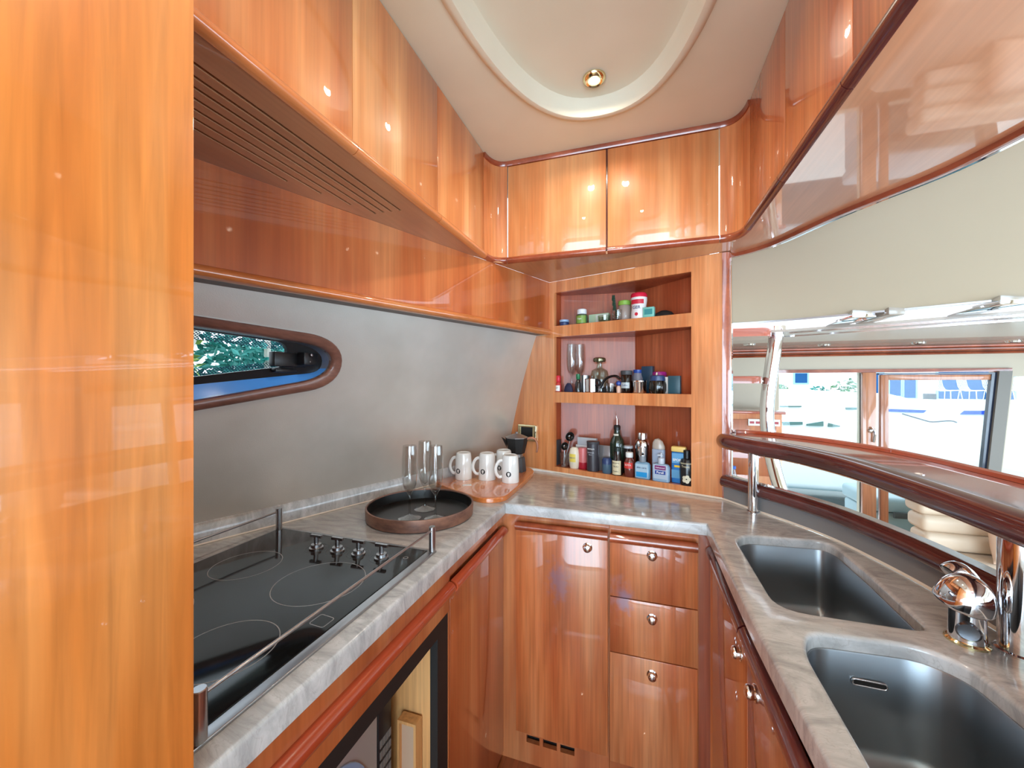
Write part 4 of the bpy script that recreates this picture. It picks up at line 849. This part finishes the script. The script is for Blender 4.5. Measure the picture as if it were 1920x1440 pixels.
jar('roll_on_bottle', 'small navy roll-on bottle on the bottom shelf', 'bottle', 'C', 1138, .024, [(0, 0), (.018, 0), (.021, .006), (.021, .040), (0, .040)], col('steel_blue', (74, 98, 118), .2), [(.021, .040), (.021, .056), (.016, .066), (0, .068)], col('navy_blue', (44, 62, 104)))
t = jar('olive_oil_bottle', 'tall dark green oil bottle with a metal pourer on the bottom shelf', 'bottle', 'C', 1157, .062, [(0, 0), (.029, 0), (.031, .004), (.031, .125), (.027, .145), (.014, .165), (.0125, .185), (.0135, .190), (0, .190)], pbr('oil_green', (26, 40, 28), .08, coat=.6), [(.0145, .186), (.0145, .200), (.010, .206), (0, .206)], BLACK, (.150, .168, .012, .016), col('pale_label', (210, 206, 190)), capname='stopper')
bm = B(); tube(bm, smooth_path([(0, 0, .204), (0, 0, .226), (-.004, 0, .246)], 4), [.003]*4+[.0025]*4+[.002], 10); obj('pourer', bm, CHROME, t)
t = jar('bitters_bottle', 'small dark bottle with a large cream label in front of the oil bottle', 'bottle', 'C', 1158, .020, [(0, 0), (.019, 0), (.0215, .003), (.0215, .060), (.014, .070), (.0125, .104), (0, .104)], pbr('dark_amber', (38, 24, 22), .1, coat=.5), [(.0132, .100), (.0132, .116), (0, .117)], col('cap_black_green', (30, 40, 36)), (.004, .062, .0215, .0217), col('cream_label', (216, 204, 170)), [('BALSAMIC', .0075, .052, col('ink', (40, 34, 30))), ('OLIO', .010, .038, col('ink', (40, 34, 30))), ('Modena', .007, .018, col('ink', (40, 34, 30)))])
jar('sauce_flask', 'squat amber bottle with a white cap and a red label on the bottom shelf', 'bottle', 'C', 1180, .022, [(0, 0), (.018, 0), (.0205, .004), (.0205, .030), (.020, .064), (.0125, .080), (0, .080)], pbr('amber_glass', (104, 44, 36), .1, coat=.5), [(.014, .080), (.0148, .083), (.0148, .099), (.012, .101), (0, .101)], WHITE, (.036, .060, .020, .0206), col('red_label', (206, 60, 56)), [('SOYA', .011, .050, col('white_print2', (236, 236, 232)))])
jar('sauce_flask_back', 'dark bottle standing at the back between the oil bottle and the steel shaker', 'bottle', 'C', 1178, .078, P(.022, .108), pbr('dark_amber', (38, 24, 22), .1, coat=.5), [(.02, .108), (.02, .118), (0, .118)], col('grey_card', (186, 190, 196)))
bpy.data.objects['sauce_flask_back'].name = 'tonic_bottle'
t = jar('cocktail_shaker', 'polished steel cocktail shaker at the back of the bottom shelf', 'shaker', 'C', 1205, .075, [(0, 0), (.027, 0), (.031, .120), (.032, .130), (.028, .146), (.021, .152), (.021, .176), (.019, .180), (0, .180)], CHROME)
def soap(t, w, dpt, h, mat, r=.012, shoulder=.012):
    o = ring_round([(-w, -dpt), (w, -dpt), (w, dpt), (-w, dpt)], r, 4); bm = B()
    R = [(0, .003), (0, h-shoulder), (.0, h-shoulder)]
    lv = [(-.003, 0), (0, .003), (0, h-shoulder), (-shoulder*.35, h-shoulder*.35), (-shoulder, h)]
    L = [[(x, y, z) for x, y in (offset(o, d) if d else o)] for d, z in lv]
    for a, b in zip(L, L[1:]): skin(bm, a, b)
    flat(bm, offset(o, -.003), [], lambda a, b: (a, b, 0), flip=True); flat(bm, offset(o, -shoulder), [], lambda a, b: (a, b, h)); return obj('body', bm, mat, t)
t = it('hand_soap', 'clear blue hand soap bottle with a grey cap in front of the steel shaker', 'bottle', 'C', 1205, .022)
soap(t, .031, .014, .068, col('soap_blue', (126, 164, 192), .15)); bm = B(); lathe(bm, [(.013, .067), (.0135, .070), (.012, .092), (0, .093)], segs=24); obj('cap', bm, col('grey_cap', (128, 134, 142)), t)
lb = obj('label', box(B(), -.024, -.0150, .006, .024, -.0146, .060), col('soap_label', (170, 196, 214)), t); text('lettering', 'skin care', .011, col('navy_print', (40, 48, 100)), lb, M=Matrix.Translation((0, -.0153, .046))); obj('wave', box(B(), -.022, -.0156, .008, .022, -.0152, .028), col('bright_blue', (40, 150, 214)), t)
t = it('lotion_bottle', 'tall grey lotion bottle with a slanting translucent cap on the bottom shelf', 'bottle', 'C', 1235, .050)
soap(t, .025, .014, .122, col('lotion_grey', (150, 164, 186), .25), shoulder=.004); bm = B()
lathe(bm, [(.0245, .122), (.025, .126), (.024, .145), (.016, .160), (0, .165)], segs=24, sy=.6)
for v in bm.verts: v.co.z -= max(0, v.co.x)*.5*(1 if v.co.z > .13 else 0)
obj('cap', bm, col('smoke_cap', (176, 166, 156), .2), t)
t = it('sanitiser_bottle', 'clear hand sanitiser pump bottle with a purple and blue label on the bottom shelf', 'bottle', 'C', 1240, .018)
soap(t, .033, .015, .070, pbr('clear_gel', (142, 172, 200), .1, coat=.4)); lb = obj('label', box(B(), -.027, -.0160, .012, .027, -.0156, .068), col('label_ice', (176, 192, 210)), t)
obj('purple_band', box(B(), -.021, -.0166, .048, .021, -.0162, .064), col('purple_band', (122, 34, 104)), t); text('lettering', 'Advanced', .009, WHITE, lb, M=Matrix.Translation((0, -.0170, .056)))
obj('blue_band', box(B(), -.020, -.0166, .030, .020, -.0162, .044), col('royal_blue', (40, 70, 150)), t); text('lettering', 'Purell', .012, WHITE, lb, M=Matrix.Translation((0, -.0170, .037)), bold=True)
bm = B(); lathe(bm, [(.012, .069), (.0125, .080), (.0125, .092), (.006, .094), (.0035, .095), (.0035, .112), (0, .113)], segs=20); box(bm, -.014, -.006, .100, .006, .006, .106); obj('pump', bm, col('pump_clear', (190, 200, 212), .2), t, bevel=.001)
t = it('sunscreen_bottle', 'blue and yellow sunscreen bottle at the right of the bottom shelf', 'bottle', 'C', 1273, .034)
soap(t, .027, .013, .120, col('sun_blue', (44, 112, 180), .3), shoulder=.003); bm = B(); box(bm, -.027, -.0125, .1205, .027, .0125, .142); obj('cap', bm, col('sun_yellow', (228, 196, 118)), t, bevel=.005)
lb = obj('label', box(B(), -.022, -.0142, .078, .024, -.0138, .116), col('sky_label', (100, 160, 206)), t); text('lettering', 'SPORT', .013, WHITE, lb, M=Matrix.Translation((0, -.0146, .090)), bold=True)
obj('sun_print', box(B(), -.014, -.0142, .062, .010, -.0138, .070), col('sun_yellow2', (230, 190, 60)), t, bevel=.0001); obj('wave', box(B(), -.024, -.0142, .020, .024, -.0138, .052), col('light_wave', (92, 150, 190)), t)
t = jar('tanning_lotion', 'black lotion bottle with a cream flower print at the right of the bottom shelf', 'bottle', 'C', 1288, .022, [(0, 0), (.021, 0), (.024, .005), (.026, .040), (.026, .084), (.020, .098), (.012, .102), (0, .102)], col('lotion_black', (34, 32, 34), .2), [(.0125, .100), (.0125, .130), (.010, .133), (0, .133)], BLACK, None, None, [('HAWAIIAN', .0085, .084, col('cream_label', (216, 204, 170))), ('Tropic', .011, .073, col('cream_label', (216, 204, 170)))], capname='cap')
bm = B()
for k in range(5): a = k*2*pi/5; slab(bm, circle(.004+.009*cos(a), .026+.009*sin(a), .007, 14), .0001+.0001*k, .0007+.0001*k, f=lambda x, y, c: (sin(x/.0262)*(.0262+c), -cos(x/.0262)*(.0262+c), y))
obj('flower_print', bm, col('flower_cream', (214, 206, 182)), t)
# ================================================================== SALOON BEYOND THE BAR
AY = 3.9
# edge line where the saloon headlining meets the overhead strip window
EL = smooth_path([(.36, 2.35, 0), (.62, 2.30, 0), (.98, 2.13, 0), (1.40, 1.90, 0), (1.85, 1.65, 0), (2.25, 1.15, 0), (2.5, .4, 0), (2.55, -2.6, 0)], 6)
EL = [(p.x, p.y) for p in EL]
def resample(poly, n):
    L = [0]
    for a, b in zip(poly, poly[1:]): L.append(L[-1]+hypot(b[0]-a[0], b[1]-a[1]))
    out = []
    for i in range(n):
        s = L[-1]*i/(n-1); k = 0
        while k < len(L)-2 and L[k+1] < s: k += 1
        u = (s-L[k])/(L[k+1]-L[k]); out.append((poly[k][0]*(1-u)+poly[k+1][0]*u, poly[k][1]*(1-u)+poly[k+1][1]*u))
    return out
N = 60
i0 = resample([(x, y) for x, y in ([(.262, 1.66)]+ol+[(.71, -2.6)])], N); i1 = resample(EL, N)
bm = B(); rows = []
for s, z in [(0, 1.80), (0.02, 1.795), (.20, 1.790), (.24, 1.782), (.5, 1.755), (.75, 1.70), (.93, 1.650), (1, 1.628)]:
    rows.append([bm.verts.new((a[0]*(1-s)+b[0]*s, a[1]*(1-s)+b[1]*s, z)) for a, b in zip(i0, i1)])
for a, b in zip(rows, rows[1:]):
    for i in range(N-1): bm.faces.new([a[i], a[i+1], b[i+1], b[i]])
struct('ceiling_saloon', bm, CREAM2)
# strip window in the upstand, then the glossy pelmet soffit with its lights
t = thing('window_4', '', '', (0, 0, 0)); del t['label']; del t['category']; t['kind'] = 'structure'
EO = [(x+.05, y+.10) for x, y in i1]
bm = B(); sweep(bm, [(x, y, 1.622) for x, y in i1], [(-.006, 0), (.006, 0), (.006, .010), (-.006, .010)]); obj('frame', bm, STEEL, t)
for (px, w) in ((1622, .045), (1650, .03), (1868, .045)):
    x, y = min(i1, key=lambda p: abs(960+FPX*(p[0]*RT[0]+p[1]*RT[1])/max(.01, p[0]*FW[0]+p[1]*FW[1])-px)); bm = B(); box(bm, x-w, y-.02, 1.603, x+w, y+.26, 1.650); obj('mullion', bm, CHROME if px != 1650 else GLOSSC, t, bevel=.008)
ped = [(x, y) for x, y in i1]
bm = B(); pel = [(x+.02, y+.22) for x, y in i1]
wall = [(.36, AY-.06), (3.6, AY-.06)]
poly = [(.30, AY-.06)]+[(3.55, AY-.06), (3.55, -2.6)]+[(x, y) for x, y in pel[::-1]]
poly = [(max(p[0], .30), p[1]) for p in poly]
slab(bm, poly, 1.592, 1.604); struct('ceiling_pelmet', bm, GLOSSC)
bm = B()
for k, (d) in enumerate([.30, .52]):
    sweep(bm, [(x+.03, y+d, 1.591) for x, y in i1[4:-12]], [(-.004, 0), (.004, 0), (.004, -.003), (-.004, -.003)])
struct('trim_1', bm, CHROME)
for i, (px, py, lab) in enumerate([(1405, 646, 'small chrome saloon downlight above the wooden stair treads'), (1545, 647, 'small chrome saloon downlight above the left aft window'), (1722, 643, 'small chrome saloon downlight above the aft door'), (1900, 640, 'small chrome saloon downlight at the right edge of the view')]):
    x, y, z = at_z(px, py, 1.592); tt = thing('saloon_downlight', lab, 'light', (x, y, z), local=True, group='saloon downlights')
    bm = B(); lathe(bm, [(.024, 0), (.040, 0), (.038, -.006), (.026, -.008)], segs=24); obj('bezel', bm, CHROME, tt)
    bm = B(); lathe(bm, [(0, -.004), (.025, -.004)], segs=24); obj('lens', bm, pbr('lamp_lens', (255, 250, 235), .4, emit=((255, 246, 225), 3)), tt)
bm = B(); box(bm, .24, 2.0, -.6, .30, 3.9, 1.62); struct('wall_back', bm, CREAM2)
bm = B(); box(bm, -1.6, .0, 0, -1.15, 2.0, .835); struct('wall_left_lower', bm, CREAM2)
# roof over everything in the saloon (between ceiling and sky) at the sides
bm = B(); z1 = 1.60
f = lambda x, y, z: (x, AY+z, y)
# aft bulkhead with openings
slab(bm, [(.30, -.6), (3.65, -.6), (3.65, 1.61), (.30, 1.61)], 0, .06, [[(1.13, .02), (1.70, .02), (1.70, 1.40), (1.13, 1.40)], [(1.80, .02), (2.47-.06, .02), (2.52, 1.40), (1.80, 1.40)], [(2.50, .02), (3.3, .02), (3.3, 1.36), (2.62, 1.36)]], f=f)
struct('wall_aft', bm, CREAM2)
bm = B()
for z, d in ((1.588, .030), (1.563, .045), (1.540, .036)): sweep(bm, [(.32, AY-.001, z), (3.55, AY-.001, z)], [(0, -.010), (d, -.010), (d+.008, 0), (d, .010), (0, .010)])
struct('trim_2', bm, LIP)
bm = B(); box(bm, 1.12, AY-.02, 1.395, 2.60, AY-.001, 1.422); struct('trim_3', bm, LIP)
bm = B(); slab(bm, [(2.395, .0), (2.465, .0), (2.585, 1.40), (2.513, 1.40)], 0, .045, f=lambda x, y, z: (x, AY-.046+z, y)); struct('trim_4', bm, pbr('backlit_grey_pillar', (134, 130, 124), .6))  # grey-beige pillar, with its backlit shade set into the colour
dd = thing('door_1', '', '', (0, 0, 0)); del dd['label']; del dd['category']; dd['kind'] = 'structure'
SD = wood('door_wood', (176, 104, 66), (190, 120, 80), (204, 138, 98))
bm = B(); box(bm, 1.700, AY-.03, .0, 1.790, AY+.02, 1.395); obj('jamb', bm, SD, dd, bevel=.004)
bm = B(); box(bm, 1.822, AY-.02, .0, 1.872, AY+.02, 1.375); box(bm, 1.872, AY-.02, 1.335, 2.49, AY+.02, 1.375); obj('stile', bm, SD, dd, bevel=.003)
bm = B(); f2 = lambda x, y, z: (x, AY-.028+z, y); slab(bm, [(1.872, .02), (2.385, .02), (2.50, 1.390), (1.81, 1.390), (1.81, 1.376), (2.47, 1.376), (2.465, 1.335), (1.872, 1.335)], 0, .03, f=f2)
bm.free(); bm = B(); q = [(2.375, .02), (2.395, .02), (2.512, 1.39), (1.806, 1.39), (1.806, 1.378), (2.482, 1.378)]; slab(bm, q, 0, .03, f=f2); obj('black_frame', bm, pbr('frame_blue_black', (34, 42, 62), .2, coat=.4), dd)
bm = B(); box(bm, 1.872, AY-.003, .02, 2.46, AY+.003, 1.335); obj('pane', bm, PANE, dd)
bm = B(); lathe(bm, [(0, 0), (.016, 0), (.018, .01), (.010, .016), (0, .018)], (1.752, AY-.03, .93), 16, M=Matrix.Rotation(pi/2, 4, 'X')); tube(bm, smooth_path([(1.752, AY-.045, .96), (1.770, AY-.050, .92), (1.765, AY-.045, .84)], 4), .008, 8); obj('handle', bm, CHROME, dd)
bm = B(); box(bm, 1.13, AY+.01, .02, 1.70, AY+.016, 1.40); struct('window_5', bm, PANE)
bm = B(); box(bm, 2.46, AY+.01, .02, 3.3, AY+.016, 1.36); struct('window_6', bm, PANE)
# staircase: curved chrome pole with two wooden treads in view
t = thing('staircase', 'stair with a bent chrome pole and thick wooden treads beyond the bar', 'staircase', (.6, 2.6, -.55))
pp = [at_y(px, py, 2.6) for px, py in [(1457, 612), (1452, 655), (1443, 715), (1438, 765), (1440, 815), (1450, 870), (1466, 925)]]+[(.84, 2.6, .45), (.90, 2.6, -.549)]
bm = B(); tube(bm, smooth_path(pp, 6), .036, 24); obj('pole', bm, CHROME, t)
bm = B(); cyl(bm, .045, pp[0][2]-.03, pp[0][2]+.0, (pp[0][0], 2.6, 0), 24); obj('pole_cap', bm, CHROME, t)
for (xa, z0, z1) in [(.700, 1.570, 1.618), (.655, 1.312, 1.352), (.66, .90, .94)]:
    o = ring_round([(.33, 2.45), (xa-.04, 2.45), (xa, 2.52), (xa, 2.68), (.33, 2.70)], [0, .04, .04, .03, 0]); bm = B(); slab(bm, o, z0, z1, r=.010); tr = obj('tread', bm, wood('tread_wood', (150, 66, 44), (166, 80, 54), (180, 96, 66), axis='x'), t)
    bm = B(); tube(bm, [(xa-.01, 2.6, z0+.015), (xa+.03, 2.6, z0+.010)], .010, 10); obj('bracket', bm, CHROME, tr)
# cherry saloon cabinet with panelled front, ledge and bottle
t = thing('saloon_cabinet', 'panelled cherry cabinet in the saloon behind the chrome stair pole', 'cabinet', (.75, 3.6, -.55))
obj('body', box(B(), .32, 3.45, -.549, 1.02, AY-.03, 1.075), CHERRY, t, bevel=.004)
bm = B(); box(bm, .40, 3.438, .60, .98, 3.449, 1.03); obj('door_panel', bm, CHERRYD, t, bevel=.003)
bm = B(); box(bm, .312, 3.43, 1.075, 1.04, AY-.03, 1.095); obj('top', bm, LIPR, t, bevel=.004)
bm = B(); box(bm, .79, 3.427, .985, 1.00, 3.430, 1.035); nt = obj('notice', bm, WHITE, t); bm = B()
for k in range(5): box(bm, .80+k*.04, 3.4255, 1.000, .83+k*.04, 3.4268, 1.018)
obj('printed_blocks', bm, col('deep_red', (168, 30, 46)), nt)
t = thing('sideboard', 'low cherry sideboard in the saloon with a pale top', 'cabinet', (.6, 3.1, -.55))
obj('body', box(B(), .34, 2.85, -.549, .98, 3.35, .45), CHERRY, t, bevel=.003); obj('top', box(B(), .33, 2.84, .45, .99, 3.36, .478), CREAM2, t, bevel=.004)
x, y, z = at_y(1375, 905, 2.95); 
t = thing('water_bottle', 'clear plastic water bottle with a blue cap on the saloon sideboard', 'bottle', (x, 2.95, .4785), local=True)
h = (CZ-(866-HY)/FPX*2.75)-.4785; bm = B(); lathe(bm, [(0, 0), (.034, 0), (.036, .01), (.036, h*.62), (.015, h*.86), (.014, h*.93), (0, h*.93)], segs=24); obj('body', bm, glassmat('bottle_plastic', (214, 222, 232), ior=1.5), t)
bm = B(); lathe(bm, [(.016, h*.93), (.016, h), (0, h)], segs=20); obj('cap', bm, col('cap_blue', (60, 100, 190)), t)
bm = B(); lathe(bm, [(.0363, h*.2), (.0366, h*.21), (.0366, h*.48), (.0363, h*.49)], segs=24); obj('label', bm, col('blue_white', (150, 180, 224)), t)
t = thing('small_bottle', 'little white pump bottle beside the water bottle', 'bottle', (at_y(1397, 900, 2.95)[0], 2.95, .4785), local=True)
bm = B(); lathe(bm, [(0, 0), (.022, 0), (.024, .005), (.024, .09), (.01, .105), (0, .105)], segs=20); obj('body', bm, WHITE, t); bm = B(); lathe(bm, [(.010, .105), (.010, .13), (.004, .132), (.004, .15), (0, .15)], segs=12); obj('pump', bm, WHITE, t)
# notice strip above ledge
# sofa
LEA = pbr('cream_leather', (226, 206, 184), .4, sheen=.1)
t = thing('sofa', 'cream leather sofa with stitched back cushions beyond the bar', 'sofa', (2.35, 3.1, -.549))
def cush(x0, y0, z0, x1, y1, z1, b=.03): return box(B(), x0, y0, z0, x1, y1, z1), b
zs = CZ-(1045-HY)/FPX*2.36
def roundbox(x0, y0, z0, x1, y1, z1, b): bm = box(B(), x0, y0, z0, x1, y1, z1); return bm
zs = CZ-(1040-HY)/FPX*2.45; zt = CZ-(935-HY)/FPX*2.62
o = ring_round([(1.50, 2.70), (1.50, 3.42), (3.2, 3.42), (3.2, 2.70)], [.14, .14, 0, 0], 6)
bm = B(); slab(bm, o, -.10, zs, r=.035); obj('seat', bm, LEA, t)
obj('plinth', box(B(), 1.60, 2.8, -.549, 3.15, 3.36, -.10), CHERRY, t)
for i in range(3):
    zz0 = zs+(zt-zs)*(i/3)+.002; zz1 = zs+(zt-zs)*((i+1)/3)+.006
    obj('back_cushion', box(B(), 1.745+i*.004, 3.22+i*.035, zz0, 3.2, 3.40+i*.035, zz1), LEA, t, bevel=.035, segs=4)
t = thing('cushion', 'pinkish leather scatter cushion leaning on the sofa back', 'cushion', (2.13, 3.10, zs), local=True)
bm = B(); NN = 12
for s in (-1, 1):
    vs = [[bm.verts.new(((u-.5)*.30, s*.06*(max(0, (1-(2*u-1)**4)*(1-(2*w-1)**4)))**.6, w*.30+.0)) for u in [i/NN for i in range(NN+1)]] for w in [j/NN for j in range(NN+1)]]
    for j in range(NN):
        for i in range(NN): bm.faces.new([vs[j][i], vs[j][i+1], vs[j+1][i+1], vs[j+1][i]])
c = obj('pillow', bm, pbr('pink_leather', (220, 188, 166), .45), t, angle=80); t.rotation_euler = (radians(-8), 0, radians(8)); t.location.z += .005
# ================================================================== OUTSIDE, THROUGH THE AFT DOOR
struct('floor_cockpit', box(B(), -.5, AY+.08, -.62, 5.0, 6.6, -.60), pbr('gelcoat_deck', (226, 226, 222), .5))
t = thing('cool_box', 'large pale grey-blue cool box on the aft deck outside the door', 'cool box', (2.15, 4.5, -.6))
zt = CZ-(925-HY)/FPX*3.45; CB = pbr('coolbox', (150, 168, 176), .45)
obj('body', box(B(), 1.89, 4.15, -.598, 2.62, 4.65, zt-.13), CB, t, bevel=.03, segs=3); ld = obj('lid', box(B(), 1.875, 4.13, zt-.125, 2.635, 4.67, zt), CB, t, bevel=.035, segs=3)
obj('latch', box(B(), 2.02, 4.105, zt-.16, 2.11, 4.128, zt-.11), DGREY, t, bevel=.004)
# neighbouring yacht
GEL = pbr('white_gelcoat', (240, 240, 240), .25, coat=.4); BLUEW = pbr('blue_tinted_window', (16, 70, 190), .5, spec=.1)
t = thing('motor_yacht', 'white motor yacht with long blue windows moored behind', 'boat', (4.2, 8.6, -.9))
pf_ = [(1.8, -.6), (12.0, -.6), (12.3, .55), (11.5, .90), (5.9, .95), (4.9, .97), (4.35, 1.02), (4.0, 1.12), (3.0, 1.16), (1.6, 1.0), (.9, .8)]
bm = B(); slab(bm, pf_, 0, 2.4, r=.12, f=lambda a, b, c: (a, 10.6-c, b)); obj('hull', bm, GEL, t, angle=50)
def plq(pts, y, name, mat, th=.03, par=None): bm = B(); slab(bm, pts, 0, th, f=lambda a, b, c: (a, y-c, b)); return obj(name, bm, mat, par)
def W3(l, y): return [(at_y(px, py, y)[0], at_y(px, py, y)[2]) for px, py in l]
for q in ([(1652, 766), (1736, 769), (1730, 774), (1652, 771)], [(1808, 770), (1880, 770), (1880, 777), (1800, 777)]):
    pts = W3(q, 8.19); plq(pts if area2(pts) > 0 else pts[::-1], 8.195, 'blue_window', BLUEW, .03, t)
for q in ([(1466, 791), (1504, 791), (1504, 796), (1468, 797)], [(1512, 795), (1543, 790), (1543, 799), (1512, 798)], [(1553, 793), (1574, 798), (1574, 800), (1552, 800)], [(1585, 764), (1606, 764), (1606, 768), (1586, 768)], [(1462, 761), (1502, 761), (1502, 763), (1462, 763)]):
    pts = W3(q, 8.19); plq(pts if area2(pts) > 0 else pts[::-1], 8.195, 'side_window', pbr('grey_green_window', (90, 120, 116), .6, spec=.1), .03, t)
bm = B(); tube(bm, smooth_path([at_y(px, py, 8.12) for px, py in [(1692, 776), (1730, 787), (1748, 791), (1780, 789), (1794, 792)]], 4), .012, 6); obj('mooring_line', bm, DGREY, t)
# quayside building
struct('ground', box(B(), -40, 11.2, -1.0, 60, 60, .62), pbr('quay', (206, 204, 198), .8))
struct('ground_water', box(B(), -60, -60, -1.4, 60, 11.2, -1.2), pbr('harbour_water', (70, 110, 120), .1))
t = thing('waterfront_building', 'white waterfront building with tall blue windows behind the yacht', 'building', (10, 21, .62))
obj('wall', box(B(), -18, 21, .62, 50, 26, 9), pbr('white_render', (244, 244, 244), .7), t)
BW = pbr('blue_glazing', (20, 84, 140), .5, spec=.1)
for q in ([(1667, 704), (1688, 704), (1688, 742), (1667, 742)], [(1694, 704), (1716, 704), (1716, 746), (1694, 746)], [(1758, 690), (1900, 690), (1900, 752), (1758, 752)], [(1490, 700), (1513, 700), (1513, 718), (1490, 718)], [(1640, 700), (1654, 700), (1654, 742), (1640, 742)]):
    pts = W3(q, 20.99); pts = pts if area2(pts) > 0 else pts[::-1]; w = plq(pts, 20.995, 'window', BW, .03, t)
    f3 = offset(pts, .06); bm = B(); slab(bm, f3, 0, .06, [pts], f=lambda a, b, c: (a, 20.995-c, b)); obj('window_frame', bm, pbr('pale_blue_frame', (150, 196, 226), .5), w)
root = None
x0, _, z0 = at_y(1741, 752, 17.0); x1 = at_y(1757, 752, 17.0)[0]
bm = box(B(), x0, 17.0, .62, x1, 17.3, .62+.30); tag(obj('planter', bm, DGREY, None, org=((x0+x1)/2, 17.15, .62), bevel=.02), 'low dark grey planter on the quay left of the chairs', 'planter')
CL = ['white wire chair on the quay, leftmost of its row', 'white wire chair on the quay, second from the left of its row', 'white wire chair on the quay, second from the right of its row', 'white wire chair on the quay, rightmost of its row']
for k in range(4):
    x = at_y(1776, 740, 17.5)[0]+k*.66; lab = CL[k]
    if root is None:
        root = thing('wire_chair', lab, 'chair', (x, 17.5, .62), .5, 'white wire chairs on the quay', local=True); CW = WHITE
        bm = B()
        for s in range(7): tube(bm, smooth_path([(-.25+s*.08, -.28, .42), (-.22+s*.072, .18, .42), (-.20+s*.066, .30, .85)], 3), .012, 5)
        obj('wire_shell', bm, CW, root)
        for sx in (-.22, .22):
            for sy in (-.22, .2): bm = B(); tube(bm, [(sx, sy, .42), (sx*1.2, sy*1.2, 0)], .014, 6); obj('leg', bm, CW, root)
    else: dup(root, (x, 17.5, .62), .5, lab)
# pot plants / bushes on the quay at the left of the aft window
def leaves(bm, c, r, n, sz, seed, sq=1.0):
    R = random.Random(seed)
    for _ in range(n):
        d = Vector((R.gauss(0, 1), R.gauss(0, 1), R.gauss(0, 1))).normalized()*r*R.random()**.4; d.z *= sq; p = Vector(c)+d
        M = Matrix.Translation(p) @ Matrix.Rotation(R.random()*6.3, 4, 'Z') @ Matrix.Rotation(R.random()*3, 4, 'X') @ Matrix.Rotation(R.random()*3, 4, 'Y'); s = sz*(.6+R.random()*.7)
        v = [bm.verts.new(M @ Vector(q)) for q in [(-s, 0, 0), (0, -s*.4, s*.1), (s, 0, 0), (0, s*.4, s*.1)]]; bm.faces.new(v)
LEAF = pbr('leaf_green', (50, 120, 96), .5); LEAF2 = pbr('leaf_teal', (40, 132, 124), .5); LEAF3 = pbr('leaf_yellow_green', (130, 160, 84), .5)
for (px, py, y, r, lab, m) in [(1457, 745, 12.6, .34, 'dark conifer-like shrub on the quay at the left of the aft window', LEAF), (1592, 752, 12.4, .42, 'round green shrub on the quay beside the door jamb', LEAF), (1535, 745, 12.9, .30, 'low green shrub on the quay outside the left aft window', LEAF2)]:
    x = at_y(px, py, y)[0]; t = thing('quay_shrub', lab, 'shrub', (x, y, .62), local=True); bm = B(); leaves(bm, (0, 0, r*.9), r, 260, .07, int(px)); obj('foliage', bm, m, t); bm = B(); cyl(bm, .04, 0, r, segs=8); obj('stem', bm, CHERRYN, t)
# trees outside the port light
for k, (x, y, z, r, m, lab) in enumerate([(-4.2, 3.45, 1.45, .70, LEAF2, 'teal-green tree outside the port light, filling its middle'), (-4.2, 1.95, 1.5, .70, LEAF3, 'yellow-green tree outside the port light, at its left end'), (-6.6, 5.6, 1.2, .85, LEAF2, 'dark tree outside the port light, towards its hinge')]):
    t = thing('harbour_tree', lab, 'tree', (x, y, -1.2), local=True); bm = B(); leaves(bm, (0, 0, z+1.2), r, 2200, .06, 50+k, 1.1); obj('foliage', bm, m, t)
    bm = B(); tube(bm, smooth_path([(0, 0, 0), (.05, .05, 1.2), (.0, .12, z+1.2)], 5), [.12]*5+[.08]*5+[.03], 10); tube(bm, [(.02, .03, 1.0), (.5, -.35, z+1.5)], .03, 8); tube(bm, [(.02, .05, 1.1), (.45, .5, z+1.5)], .03, 8); obj('trunk', bm, pbr('pale_bark', (210, 206, 196), .8), t)
